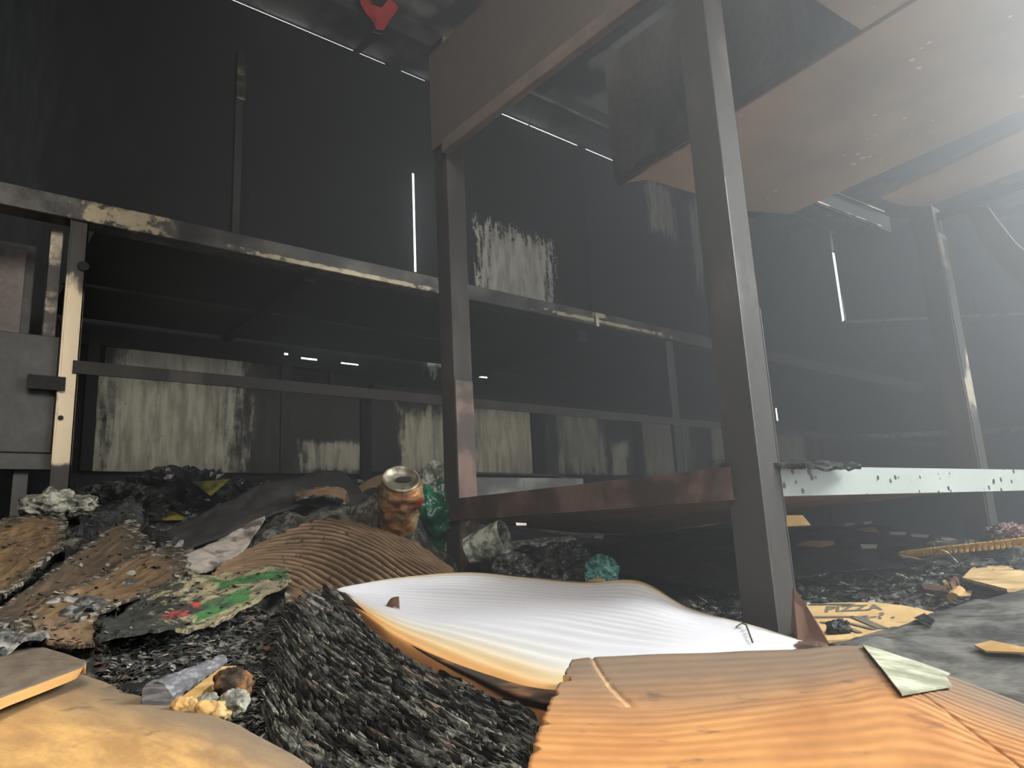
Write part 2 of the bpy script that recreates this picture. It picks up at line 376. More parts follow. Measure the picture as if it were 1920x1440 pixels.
def catmull(P, n):
    """P (k,d...) -> n samples"""
    k = len(P); out = []
    for t in np.linspace(0, k - 1, n):
        i = min(int(t), k - 2); f = t - i
        p0, p1, p2, p3 = P[max(i - 1, 0)], P[i], P[i + 1], P[min(i + 2, k - 1)]
        if i == 0: p0 = 2 * p1 - p2
        if i == k - 2: p3 = 2 * p2 - p1
        out.append(0.5 * ((2 * p1) + (-p0 + p2) * f + (2 * p0 - 5 * p1 + 4 * p2 - p3) * f * f + (-p0 + 3 * p1 - 3 * p2 + p3) * f ** 3))
    return np.array(out)
GROUND = []        # points the rubble passes just under
LASTS = [None]
def sheet(name, rows, nu, nv, th, mat, parent=None, rag=0.0, seed=0, disp=None, wrinkle=0.0, wscale=12, ground=True, pix=True, smooth=True, bounds=None):
    """curved sheet of real thickness through control points; rows run from the far edge (v=0) to the near edge (v=1)"""
    P = np.array([[S(*c) if pix else c for c in r] for r in rows], float)
    if ground:
        for r in P:
            for p in r: GROUND.append((p[0], p[1], p[2] - th))
    D = np.array([catmull(r, nu) for r in P]); D = np.array([catmull(D[:, j], nv) for j in range(nu)]).transpose(1, 0, 2)
    us, vs = np.linspace(0, 1, nu), np.linspace(0, 1, nv)
    def smp(u, v):
        x = min(max(u, 0), 1) * (nu - 1); y = min(max(v, 0), 1) * (nv - 1)
        i, j = min(int(x), nu - 2), min(int(y), nv - 2); a, b = x - i, y - j
        return (D[j, i] * (1 - a) + D[j, i + 1] * a) * (1 - b) + (D[j + 1, i] * (1 - a) + D[j + 1, i + 1] * a) * b
    LASTS[0] = smp
    Q = np.zeros((nv, nu, 3)); UV = np.zeros((nv, nu, 2))
    def nz(a, b): return mn.fractal(Vector((a, b, seed * 3.7)), 0.8, 2.0, 4)
    ev0 = [rag * (0.5 + 0.9 * nz(u * 9, 1)) for u in us]; ev1 = [1 - rag * (0.5 + 0.9 * nz(u * 9, 7)) for u in us]
    eu0 = [rag * (0.5 + 0.9 * nz(v * 7, 13)) for v in vs]; eu1 = [1 - rag * (0.5 + 0.9 * nz(v * 7, 19)) for v in vs]
    for j, v in enumerate(vs):
        for i, u in enumerate(us):
            uu, vv = (u, v) if not rag else (eu0[j] + u * (eu1[j] - eu0[j]), ev0[i] + v * (ev1[i] - ev0[i]))
            if bounds: uu, vv = bounds(uu, vv)
            Q[j, i] = smp(uu, vv); UV[j, i] = (uu, vv)
    du = np.gradient(Q, axis=1); dv = np.gradient(Q, axis=0); N = np.cross(dv, du)
    N /= np.maximum(np.linalg.norm(N, axis=2, keepdims=True), 1e-9)
    if N[..., 2].mean() < 0: N = -N
    for j in range(nv):
        for i in range(nu):
            d = 0.0
            if wrinkle: d += wrinkle * mn.fractal(Vector((Q[j, i][0] * wscale, Q[j, i][1] * wscale, seed + Q[j, i][2] * wscale)), 0.9, 2.0, 4)
            if disp: d += disp(UV[j, i][0], UV[j, i][1])
            Q[j, i] += N[j, i] * d
    m = MB(); T = Q.reshape(-1, 3); Bt = (Q - N * th).reshape(-1, 3); n = nu * nv
    fs = []; 
    for j in range(nv - 1):
        for i in range(nu - 1):
            a = j * nu + i; fs.append((a, a + nu, a + nu + 1, a + 1))
    m.add(list(T) + list(Bt), fs)
    m.f += [[x + n for x in reversed(f)] for f in fs]; m.mi += [0] * len(fs)
    two = isinstance(mat, (list, tuple)); ring = [i for i in range(nu)] + [j * nu + nu - 1 for j in range(1, nv)] + [(nv - 1) * nu + i for i in range(nu - 2, -1, -1)] + [j * nu for j in range(nv - 2, 0, -1)]
    for a, b in zip(ring, ring[1:] + ring[:1]): m.f.append([a, b, b + n, a + n]); m.mi.append(1 if two else 0)
    for j in range(nv):
        for i in range(nu): m.uv[j * nu + i] = m.uv[j * nu + i + n] = tuple(UV[j, i])
    o = m.build(name, mat, parent, smooth=False)
    if smooth:
        me = o.data; k = 2 * len(fs); me.polygons.foreach_set('use_smooth', [True] * k + [False] * (len(me.polygons) - k))
    return o

def blob(name, c, rad, mat, parent=None, amp=0.35, scale=2.0, sub=4, seed=0, ridge=False):
    import bmesh
    bm = bmesh.new(); bmesh.ops.create_icosphere(bm, subdivisions=sub, radius=1)
    c = Vector(c)
    for v in bm.verts:
        p = v.co.normalized(); q = p * scale + Vector((seed * 5.1, seed, 0))
        d = mn.fractal(q, 0.8, 2.1, 5)
        if ridge: d = 0.5 - abs(d) * 1.6
        r = 1 + amp * d
        v.co = Vector((p.x * rad[0], p.y * rad[1], p.z * rad[2])) * r + c
    me = bpy.data.meshes.new(name); bm.to_mesh(me); bm.free(); me.materials.append(mat)
    me.polygons.foreach_set('use_smooth', [not ridge] * len(me.polygons))
    o = bpy.data.objects.new(name, me); COL.objects.link(o)
    if parent: o.parent = parent
    return o
def bvh(o):
    me = o.data; return BVHTree.FromPolygons([v.co for v in me.vertices], [list(p.vertices) for p in me.polygons])
def drape(tree, px, py, off=0.002, r=0.8):
    d = Vector(ray(px, py)).normalized(); h = tree.ray_cast(Vector(EYE), d)
    return (h[0] + Vector((0, 0, off))) if h[0] is not None else Vector(S(px, py, r))
def scrap(name, tree, pts, mat, label, cat, group=None, th=0.0012, off=0.0015, lift=0.0, parent=None):
    m = MB(); P = [drape(tree, x, y, off) for x, y in pts]; P = [p + Vector((0, 0, lift * ((i * 37) % 5) / 5)) for i, p in enumerate(P)]
    m.prism(P, (0, 0, th)); o = m.build(name, mat, parent)
    return tag(o, label, cat, group) if label else o

# ================================================================== SETTING
def struct(o): o['kind'] = 'structure'; return o
def holed(name, mapf, a0, a1, b0, b1, holes, th, mat):
    """thin wall a0..a1 x b0..b1 with rectangular openings; mapf(a, b, depth) -> xyz"""
    A = sorted({a0, a1, *[h[0] for h in holes], *[h[1] for h in holes]}); B = sorted({b0, b1, *[h[2] for h in holes], *[h[3] for h in holes]})
    m = MB()
    for i in range(len(A) - 1):
        for j in range(len(B) - 1):
            ca, cb = (A[i] + A[i + 1]) / 2, (B[j] + B[j + 1]) / 2
            if any(h[0] < ca < h[1] and h[2] < cb < h[3] for h in holes): continue
            vs = [mapf(a, b, d) for d in (0, th) for a, b in ((A[i], B[j]), (A[i + 1], B[j]), (A[i + 1], B[j + 1]), (A[i], B[j + 1]))]
            m.add(vs, [(0, 3, 2, 1), (4, 5, 6, 7), (0, 1, 5, 4), (1, 2, 6, 5), (2, 3, 7, 6), (3, 0, 4, 7)])
    return struct(m.build(name, mat))
WALLY = 2.3
back_holes = [(1.452, 1.464, 1.25, 1.68), (3.975, 3.99, 1.62, 1.90), (4.03, 4.055, 0.80, 0.88),
              (0.985, 1.045, 0.838, 0.845), (1.135, 1.205, 0.836, 0.844), (0.925, 0.94, 0.845, 0.853), (1.735, 1.80, 0.848, 0.855),
              (0.40, 1.335, 2.130, 2.137), (1.41, 1.53, 2.130, 2.137), (1.93, 3.1, 2.126, 2.134)]
holed('wall_back', lambda a, b, d: (a, WALLY + d, b), -0.9, 4.45, 0.0, 2.16, back_holes, 0.004, M['wall'])
EO = np.array([4.45, 2.3]); ED = np.array([0.777, -0.63]); EN = np.array([0.63, 0.777])
def endp(s, z, d): q = EO + ED * s + EN * d; return (q[0], q[1], z)
holed('wall_right', endp, 0.0, 4.6, 0.0, 2.16, [(0.300, 0.318, 1.46, 2.12), (3.4, 3.42, 1.2, 1.3)], 0.004, M['endwall'])
struct(boxo('wall_left', (-0.92, -1.2, 0), (-0.9, 2.31, 2.16), M['soot']))
holed('ceiling', lambda a, b, d: (a, b, 2.14 + d), -0.92, 8.2, -1.2, 2.31, [(1.975, 1.983, 1.62, 2.04)], 0.02, M['ceiling'])
struct(boxo('floor', (-0.92, -1.2, -0.05), (8.2, 5.2, 0.0), M['soot2']))
holed('front_sky_block', lambda a, b, d: (a, -1.2 - d, b), -0.92, 8.2, 0.0, 2.16, [(-0.55, 0.10, 1.0, 1.55), (1.3, 2.4, 0.05, 1.6)], 0.03, M['soot2'])  # unseen wall added to hold back sky light, openings cut for the daylight

# framing of the shell
k = 0
def trim(a, b, mat):
    global k; k += 1; return struct(boxo('trim_%d' % k, a, b, mat, bevel=0.001))
trim((0.735, 2.285, 1.74), (0.765, 2.3, 1.93), M['bare'])                    # pale strip on the seam
trim((0.735, 2.29, 0.95), (0.76, 2.3, 1.74), M['soot2'])
for x, z0, z1, w in ((0.355, 0.44, 0.83, 0.03), (1.215, 0.36, 0.70, 0.04), (2.04, 0.36, 0.72, 0.07), (2.69, 0.36, 0.72, 0.06), (3.28, 0.9, 2.12, 0.05), (2.45, 0.93, 2.12, 0.035), (1.70, 0.93, 2.12, 0.05)):
    trim((x - w / 2, 2.265, z0), (x + w / 2, 2.299, z1), M['soot'])
trim((0.905, 2.27, 0.44), (0.94, 2.299, 0.80), M['soot2'])
trim((1.085, 2.28, 0.44), (1.10, 2.299, 0.80), M['panelgrey'])
trim((0.3, 2.27, 0.80), (1.3, 2.299, 0.83), M['soot'])
trim((1.24, 2.26, 0.735), (4.3, 2.299, 0.765), M['rail'])                     # pale lip above the cleaned panels
trim((-0.9, 2.03, 2.07), (4.6, 2.06, 2.14), M['soot2'])                       # ceiling angle along the wall
trim((1.6, 2.022, 2.066), (4.6, 2.035, 2.07), M['lip'])
trim((-0.9, 1.2, 2.08), (4.6, 1.24, 2.14), M['soot2'])
for x in (1.10, 1.93, 3.15, 4.1): trim((x, -1.1, 2.085), (x + 0.035, 2.03, 2.14), M['soot2'])
for s0, s1, z0, z1, mt, d in ((0.03, 0.10, 0.0, 2.14, 'soot2', 0.05), (0.17, 0.24, 0.0, 1.24, 'panelgrey', 0.06), (0.10, 0.17, 0.0, 1.24, 'soot2', 0.03), (0.30, 4.4, 1.462, 1.482, 'lip', 0.03), (0.24, 4.4, 1.43, 1.46, 'soot2', 0.02), (0.10, 4.4, 1.235, 1.265, 'soot2', 0.04),
                            (0.24, 4.4, 0.685, 0.715, 'lip', 0.05), (1.0, 1.05, 0.7, 1.24, 'panelgrey', 0.03), (1.2, 1.24, 1.5, 2.1, 'panelgrey', 0.03), (0.318, 0.345, 1.46, 1.66, 'bare', 0.02)):  # pale rail and short bare strip paint the light spilling from the slit
    k += 1; m = MB(); m.add([endp(s, z, -dd) for dd in (0.0, d) for s, z in ((s0, z0), (s1, z0), (s1, z1), (s0, z1))],
                            [(0, 1, 2, 3), (7, 6, 5, 4), (4, 5, 1, 0), (5, 6, 2, 1), (6, 7, 3, 2), (7, 4, 0, 3)])
    struct(m.build('trim_%d' % k, M[mt]))

# lower cladding sheets whose soot has partly burnt off
clad = [((0.372, 0.905), (0.44, 0.735), [(0.57, 0.58, 0.22, 0.19)], 1.1, 'grey cladding sheet with pale drips, left end of the wall above the rubbish'),
        ((0.385, 0.90), (0.745, 0.80), [(0.60, 0.775, 0.20, 0.05)], 1.0, 'narrow soot-streaked strip of cladding just over the thin lower rail'),
        ((0.94, 1.195), (0.44, 0.735), [(1.10, 0.50, 0.12, 0.05)], 0.9, 'darkest lower cladding sheet, right of the pale thin stud'),
        ((1.24, 2.0), (0.45, 0.733), [(1.49, 0.56, 0.13, 0.13), (1.86, 0.58, 0.24, 0.17)], 1.0, 'brightest lower cladding sheet with vertical streaks, behind the far post'),
        ((2.08, 2.655), (0.45, 0.733), [(2.30, 0.59, 0.16, 0.15), (2.55, 0.52, 0.06, 0.09)], 1.2, 'mottled lower cladding sheet with crusted pale flakes, beyond the brightest one'),
        ((2.725, 3.25), (0.45, 0.733), [(2.9, 0.60, 0.22, 0.16)], 1.0, 'lower cladding sheet around the far leg of the wall bench'),
        ((3.30, 4.28), (0.45, 0.733), [(3.5, 0.6, 0.35, 0.17), (4.05, 0.6, 0.25, 0.15)], 0.8, 'yellowish lower cladding sheet nearest the far corner')]
for i, ((x0, x1), (z0, z1), rc, amp, lab) in enumerate(clad):
    pale = (0.58, 0.56, 0.44) if i not in (3, 6) else (0.80, 0.75, 0.55)
    mt = wall_mat('cladding_%d' % i, rc, (0.040, 0.039, 0.036), pale, amp, -0.12, 0.35)
    o = boxo('cladding_sheet', (x0, 2.275, z0), (x1, 2.282, z1), mt, bevel=0.0015)
    tag(o, lab, 'wall panel')

# ================================================================== WALL BENCH (rails, legs, deck)
t = thing('wall_bench', 'long soot-black metal bench frame running along the back wall', 'bench')
m = MB(); m.box((-0.7, 1.556, 0.868), (4.34, 1.56, 0.915)); m.box((-0.7, 1.556, 0.868), (4.34, 1.60, 0.872)); m.build('upper_rail', M['rail'], t, bevel=0.0015)
m = MB(); m.box((0.21, 1.556, 0.557), (4.34, 1.56, 0.582)); m.box((0.21, 1.556, 0.580), (4.34, 1.585, 0.583)); m.build('lower_rail', M['post'], t, bevel=0.001)
def angle_leg(x, w=0.036, mt='leg', z0=0.0, parent=None, y=1.560):
    m = MB(); m.box((x - w / 2, y, z0), (x + w / 2, y + 0.004, 0.868)); m.box((x + w / 2 - 0.004, y, z0), (x + w / 2, y + w, 0.868))
    m.box((x - w / 2 - 0.002, y - 0.002, z0), (x - w / 2 + 0.002, y + 0.004, 0.868))
    return m.build('leg', M[mt], parent, bevel=0.0008)
l = angle_leg(0.205, 0.031, 'leg', 0.0, t)
m = MB(); m.tube([(0.197, 1.5595, 0.470), (0.197, 1.556, 0.470)], 0.0045, 14); m.build('bolt_hole', M['soot'], l)
m = MB(); m.tube([(0.215, 1.555, 0.775), (0.215, 1.57, 0.775)], 0.010, 14); m.build('bolt', M['soot'], l)
l = angle_leg(2.065, 0.045, 'post', 0.0, t)
m = MB(); m.box((0.24, 1.6, 0.872), (4.34, 2.26, 0.878)); m.box((0.70, 1.62, 0.856), (0.73, 2.26, 0.872)); m.box((1.66, 1.62, 0.83), (1.70, 2.26, 0.872)); m.build('deck', M['soot'], t)
m = MB(); m.box((0.23, 1.95, 0.864), (1.6, 1.965, 0.8715)); m.build('stiffener', M['soot2'], t)
blo = MB(); blo.bar(tuple(at(1118, 590, 1, 1.551)), tuple(at(1120, 612, 1, 1.551)), 0.014, 0.006, (0, 1, 0)); blo.build('peeling_flake', M['paperscrap'], t)
tag(blob('burnt_lump', at(545, 722, 1, 1.575), (0.010, 0.006, 0.006), M['woodraw'], amp=0.4, sub=3), 'small orange-brown burnt lump on the lower rail of the wall bench', 'debris')

# ================================================================== LEFT CABINET AND DOOR PANEL
t = thing('metal_cabinet', 'smoky grey metal cabinet under the bench at the left edge', 'cabinet')
c0 = at(70, 461, 1, 1.78); c1 = at(66, 622, 1, 1.78)
boxo('carcass', (-0.60, 1.78, 0.50), (c0[0], 2.2, c0[2]), M['panelgrey'], t, 0.003)
boxo('door', (-0.55, 1.772, 0.51), (c0[0] - 0.018, 1.779, c0[2] - 0.018), M['plank'], t, 0.002)
p0 = at(113, 632, 1, 1.575); p1 = at(104, 850, 1, 1.575)
t = thing('access_panel', 'flat charcoal sheet panel with a dark latch bar beside the left leg', 'panel')
boxo('panel_sheet', (-0.5, 1.575, p1[2]), (p0[0], 1.585, p0[2]), M['panelgrey'], t, 0.002)
b0 = at(52, 701, 1, 1.55); b1 = at(122, 733, 1, 1.55)
m = MB(); m.box((b0[0], 1.55, b1[2]), (b1[0], 1.553, b0[2])); m.box((b0[0] + 0.005, 1.553, b1[2] + 0.006), (b0[0] + 0.02, 1.575, b0[2] - 0.006)); m.build('latch', M['soot'], t, bevel=0.001)
q = at(109, 420, 1, 1.62)
tag(boxo('upright_channel', (q[0] - 0.011, 1.62, 0.60), (q[0] + 0.011, 1.64, 0.866), M['bare'], bevel=0.001), 'thin pale upright channel directly left of the bench leg', 'post')
t = thing('floor_frame', 'low dark angle-iron frame below the access panel, left edge', 'frame')
q = at(50, 860, 1, 1.58)
boxo('crossbar', (-0.5, 1.58, q[2] - 0.02), (0.19, 1.60, q[2] + 0.012), M['panelgrey'], t, 0.001)
q = at(38, 900, 1, 1.60); boxo('upright', (q[0] - 0.012, 1.60, 0.0), (q[0] + 0.012, 1.62, 0.40), M['panelgrey'], t, 0.001)

# ================================================================== RACK WITH SHELVES
rk = thing('steel_rack', 'smoke-stained steel rack with brown side beams, silver front beam', 'rack')
def post(x, y, w, z0, z1, mt, nm='post'):
    m = MB(); m.box((x, y, z0), (x + w, y + w, z1)); return m.build(nm, M[mt], rk, bevel=0.0012)
pb = post(0.672, 0.410, 0.040, 0.0, 1.75, 'post')
m = MB(); m.box((0.6713, 0.4093, 0.0), (0.6728, 0.4108, 0.60)); m.build('lit_edge', M['panelgrey'], pb)  # thin strips standing in for the highlights on the near post's edges
m = MB(); m.box((0.7112, 0.4093, 0.0), (0.7124, 0.4106, 0.45)); m.build('lit_edge', M['panelgrey'], pb)
pa = post(0.672, 0.950, 0.038, 0.0, 1.12, 'post')
m = MB(); m.box((0.6735, 0.9485, 0.0), (0.7095, 0.9502, 0.47)); m.build('rust_face', M['rust'], pa)
pc = post(1.63, 0.510, 0.045, 0.10, 0.862, 'post')
m = MB(); m.box((1.633, 0.5075, 0.10), (1.674, 0.5103, 0.80)); m.build('lit_edge', M['bare'], pc)  # pale strip painting the light on this post's right-hand face
# lower shelf
m = MB(); m.box((0.664, 0.44, 0.242), (0.668, 0.965, 0.275)); m.box((0.664, 0.44, 0.240), (0.69, 0.965, 0.2425)); m.build('side_beam', M['rust'], rk, bevel=0.0008)
m = MB()
for a, b in (((0.716, 0.424), (1.50, 0.355)),):
    m.add([(a[0], a[1], 0.2425), (b[0], b[1], 0.2425), (b[0], b[1], 0.2755), (a[0], a[1], 0.2755), (a[0], a[1] + 0.003, 0.2425), (b[0], b[1] + 0.003, 0.2425), (b[0], b[1] + 0.003, 0.2755), (a[0], a[1] + 0.003, 0.2755)],
          [(0, 1, 2, 3), (7, 6, 5, 4), (4, 5, 1, 0), (5, 6, 2, 1), (6, 7, 3, 2), (7, 4, 0, 3)])
m.build('front_beam', M['silver'], rk)
M['deck'] = mottled('scorched_deck_underside', (0.36, 0.24, 0.18), (0.58, 0.40, 0.30), 0.4, 0.65, scale=6, rough=0.6)
sheet('shelf_deck', [[(0.672, 0.93, 0.246), (0.95, 0.93, 0.212), (1.3, 0.93, 0.216), (1.66, 0.93, 0.246)],
                     [(0.672, 0.68, 0.258), (0.95, 0.68, 0.236), (1.3, 0.66, 0.238), (1.58, 0.60, 0.254)],
                     [(0.676, 0.432, 0.262), (0.95, 0.412, 0.258), (1.25, 0.385, 0.260), (1.50, 0.362, 0.262)]], 40, 30, 0.004, M['deck'], rk, pix=False, ground=False, wrinkle=0.003, wscale=5)
sheet('far_beam', [[(0.70, 0.935, 0.262), (0.95, 0.935, 0.240), (1.3, 0.935, 0.243), (1.62, 0.935, 0.265)], [(0.70, 0.93, 0.234), (0.95, 0.93, 0.205), (1.3, 0.93, 0.210), (1.62, 0.93, 0.238)]], 40, 4, 0.003, mottled('far_beam_paint', (0.08, 0.06, 0.05), (0.40, 0.34, 0.26), 0.4, 0.6, scale=14), rk, pix=False, ground=False)
# shelf load: burnt crust along the deck edges
tag(sheet('burnt_crust', [[S(1330, 864, 0.88), S(1420, 862, 0.88), S(1500, 863, 0.90), S(1610, 869, 0.95)], [S(1330, 877, 0.81), S(1420, 873, 0.81), S(1500, 873, 0.82), S(1615, 876, 0.85)]], 60, 10, 0.003, M['char'], pix=False, ground=False, wrinkle=0.004, wscale=60), 'black burnt crust lying along the front edge of the lower rack shelf', 'debris')
# upper level
m = MB(); m.box((0.664, -0.30, 0.900), (0.670, 0.985, 1.095)); m.build('upper_side_beam', M['plank'], rk, bevel=0.001)
m = MB(); m.box((0.658, -0.30, 0.876), (0.672, 0.945, 0.901)); m.build('upper_lip', mottled('worn_plank_lip', (0.17, 0.14, 0.12), (0.27, 0.215, 0.175), scale=8), rk, bevel=0.002)
def at2(px, py): p = at(px, py, 2, 0.855); return (p[0], p[1], 0.855)
def board(name, pts, lab, grp='upper shelf boards of the steel rack'):
    m = MB(); m.prism(pts, (0, 0, 0.010)); o = m.build(name, M['plate'], rk, bevel=0.001); o['label'] = lab; return o
b1 = board('shelf_board', [at2(1160, 345), at2(1215, 337), at2(1300, 362), at2(1400, 396), at2(1480, 402), at2(1920, 205), (1.33, 0.10, 0.855), (0.905, 0.10, 0.855), at2(1620, 60)], 'widest shelf board, its bent end hanging free')
p = at2(1160, 345); q = at2(1300, 262)
m = MB(); m.bar((p[0], p[1], 0.8535), (q[0], q[1], 0.8535), 0.006, 0.004); m.build('torn_edge', M['bare'], b1)
m = MB(); m.bar((p[0] - 0.002, p[1], 0.862), (0.905, 0.10, 0.862), 0.005, 0.018); m.build('edge_strip', M['rustbrown'], b1)
board('shelf_board', [at2(1650, 372), at2(1692, 386), at2(1738, 388), at2(1920, 317), (1.62, 0.10, 0.855), (1.385, 0.10, 0.855), at2(1920, 243)], 'right-hand shelf board')
sp = MB(); sp.box((0.968, 0.33, 0.865), (0.972, 0.822, 1.12)); sp.box((0.925, -0.05, 0.865), (0.929, 0.36, 1.30)); sp.prism([(0.929, 0.33, 0.866), (0.972, 0.335, 0.866), (0.972, 0.335, 1.12), (0.929, 0.33, 1.12)], (0.0, 0.003, 0))
sp.build('side_panel', mottled('smoked_side_panel', (0.09, 0.09, 0.088), (0.34, 0.33, 0.31), 0.35, 0.65, scale=5, stretch=(1, 1, 0.5), rough=0.7), rk)
board('shelf_board', [at2(1530, 2), at2(1622, 62), (0.905, 0.10, 0.855), (0.70, 0.10, 0.855), (0.70, 0.34, 0.855)], 'left-hand shelf board')
m = MB(); m.box((1.345, 0.10, 0.885), (1.405, 0.80, 0.92)); m.build('crossbar', M['soot'], rk, bevel=0.001)
m = MB(); m.bar((1.15, 0.675, 0.882), (1.70, 0.625, 0.876), 0.004, 0.04); m.build('long_rail', M['soot'], rk)
m = MB(); m.bar((1.15, 0.665, 0.862), (1.64, 0.622, 0.857), 0.004, 0.003); m.bar((1.20, 0.662, 0.902), (1.66, 0.617, 0.895), 0.003, 0.003); m.build('rail_lip', M['bare'], rk)
m = MB(); m.bar(tuple(at(1745, 412, 2, 0.84)), (1.60, 0.10, 0.84), 0.02, 0.012); m.build('diagonal_brace', M['panelgrey'], rk)

t = tag(sheet('bent_metal_strip', [[S(1808, 392, 1.75), S(1840, 450, 1.72), S(1885, 510, 1.68), S(1950, 560, 1.62)], [S(1850, 385, 1.70), S(1880, 425, 1.67), S(1915, 465, 1.64), S(1980, 505, 1.60)]], 30, 8, 0.002, M['plank'], pix=False, ground=False), 'curled strip of sheet metal hanging at the right edge', 'metal strip')
# small tray table behind the far post
t = thing('steel_tray', 'dark flat tray with a pale grey front, behind the far rack post', 'tray')
m = MB(); m.prism([at(880, 899, 2, 0.335 + 0.0), at(1083, 903, 2, 0.328), at(1040, 893, 2, 0.335), at(880, 888, 2, 0.345)], (0, 0, 0.004)); m.build('tray_top', M['soot'], t)
m = MB(); m.box((0.86, 1.17, 0.285), (1.18, 1.176, 0.330)); m.build('tray_front', mottled('tray_face', (0.08, 0.08, 0.075), (0.25, 0.25, 0.22), scale=14), t)
m = MB(); m.box((0.88, 1.18, 0.0), (0.90, 1.20, 0.30)); m.build('leg', M['soot'], t)
m = MB(); m.box((1.13, 1.18, 0.0), (1.15, 1.20, 0.30)); m.build('leg', M['soot'], t)

# ================================================================== CEILING LITTER
rc = tag(sheet('red_cloth', [[at(660, -60, 1, 2.0), at(720, -60, 1, 1.97), at(775, -60, 1, 2.0)], [at(676, 8, 1, 2.0), at(715, 5, 1, 1.975), at(752, 2, 1, 2.0)], [at(698, 40, 1, 2.0), at(712, 42, 1, 1.985), at(730, 38, 1, 2.0)], [at(706, 54, 1, 2.0), at(714, 57, 1, 2.0), at(720, 55, 1, 2.0)]], 30, 30, 0.002, M['red'], pix=False, ground=False, wrinkle=0.006), 'bright red cloth hanging from the sooty ceiling beam', 'cloth')
m = MB(); m.tube([at(997, 190, 1, 2.05), at(994, 205, 1, 2.06), at(996, 222, 1, 2.05), at(990, 240, 1, 2.05)], 0.0035, 6)
tag(m.build('hanging_wire', M['wire']), 'short pale wire dangling below the ceiling angle', 'wire')
m = MB(); m.bar(at(668, 98, 1, 2.28), at(708, 62, 1, 2.0), 0.03, 0.003); tag(m.build('metal_bracket', M['panelgrey']), 'small flat metal bracket at the ceiling slit below the red cloth', 'bracket')

# ================================================================== FOREGROUND: PAPER STACK
ps = thing('paper_stack', 'thick burnt stack of white paper with orange scorched rim', 'paper')
def ripple(u, v):
    return 0.0013 * math.sin(v * 130 + 12 * u + 6 * mn.noise(Vector((u * 3, v * 4, 0)))) * (0.7 + 0.5 * mn.noise(Vector((u * 6, v * 6, 3)))) - (0.012 * max(0, (v - 0.93) / 0.07) ** 2) + 0.002 * mn.noise(Vector((u * 3, v * 3, 9)))
top = sheet('top_sheet', [
    [(632, 1104, .84), (750, 1081, .93), (880, 1071, .97), (990, 1082, .97), (1090, 1093, .93), (1195, 1090, .88), (1290, 1137, .83), (1400, 1168, .765), (1535, 1212, .70)],
    [(632, 1106, .84), (720, 1118, .84), (820, 1128, .83), (930, 1136, .80), (1050, 1150, .75), (1170, 1170, .69), (1290, 1190, .65), (1410, 1202, .645), (1535, 1214, .69)],
    [(632, 1109, .832), (675, 1152, .75), (720, 1202, .66), (790, 1247, .58), (880, 1290, .51), (1000, 1338, .44), (1150, 1335, .44), (1350, 1290, .50), (1535, 1222, .66)]],
    150, 150, 0.0008, M['paper'], ps, disp=ripple)
for q, (dz, sh) in enumerate(((0.0, -3), (0.0, -8))):
    sheet('under_sheet', [
        [(610 - sh, 1114 + sh, .83), (760, 1130, .84), (900, 1130, .86), (1090, 1140, .85), (1290, 1175, .76), (1400, 1195, .72), (1545 + sh, 1212 + sh, .69)],
        [(625 - sh, 1116 + sh, .822), (700, 1160, .755), (820, 1215, .65), (1050, 1265, .55), (1290, 1265, .53), (1420, 1250, .57), (1545 + sh, 1222 + sh, .66)],
        [(645, 1112, .82), (700, 1158, .74), (755, 1200, .66), (890, 1270, .53), (1010, 1315, .455), (1150, 1325, .44), (1545, 1235, .63)]],
        60, 40, 0.001, mottled('scorched_sheet_%d' % q, (0.03, 0.018, 0.01), (0.20, 0.09, 0.035), scale=30, rough=0.8), ps, rag=0.01, seed=q)
def rib(u, v):
    w = 0.35 * mn.noise(Vector((u * 4, v * 4, 2)))
    a = mn.noise(Vector((u * 8, (v + 0.03 * w) * 24, 1))) + 0.35 * mn.noise(Vector((u * 22, v * 60, 4)))
    b = mn.noise(Vector((u * 3.2, v * 9, 5)))
    c = mn.fractal(Vector((u * 60, v * 70, 8)), 0.8, 2.0, 3)
    return (0.004 - 0.001 * v) * math.tanh(4.0 * a) + 0.006 * b + 0.0011 * c
cpg = sheet('charred_pages', [
    [(628, 1110, .828), (672, 1156, .742), (716, 1206, .652), (786, 1251, .574), (876, 1294, .503), (990, 1342, .432), (1010, 1385, .39)],
    [(575, 1130, .80), (640, 1184, .70), (715, 1246, .59), (800, 1308, .495), (890, 1366, .43), (985, 1418, .375), (1012, 1450, .35)],
    [(540, 1160, .76), (600, 1226, .65), (680, 1292, .54), (770, 1352, .46), (860, 1407, .40), (950, 1457, .352), (1003, 1490, .33)],
    [(520, 1215, .68), (580, 1287, .565), (655, 1352, .475), (740, 1412, .405), (830, 1462, .355), (920, 1512, .315), (980, 1550, .295)],
    [(515, 1290, .575), (560, 1362, .475), (630, 1427, .405), (710, 1482, .355), (790, 1532, .315), (870, 1582, .285), (950, 1620, .265)],
    [(490, 1330, .53), (525, 1405, .435), (590, 1470, .37), (670, 1530, .325), (750, 1580, .29), (830, 1630, .265), (930, 1680, .24)]],
    170, 330, 0.004, M['pages'], ps, disp=rib)
psm = LASTS[0]; m = MB(); rr_ = random.Random(5)
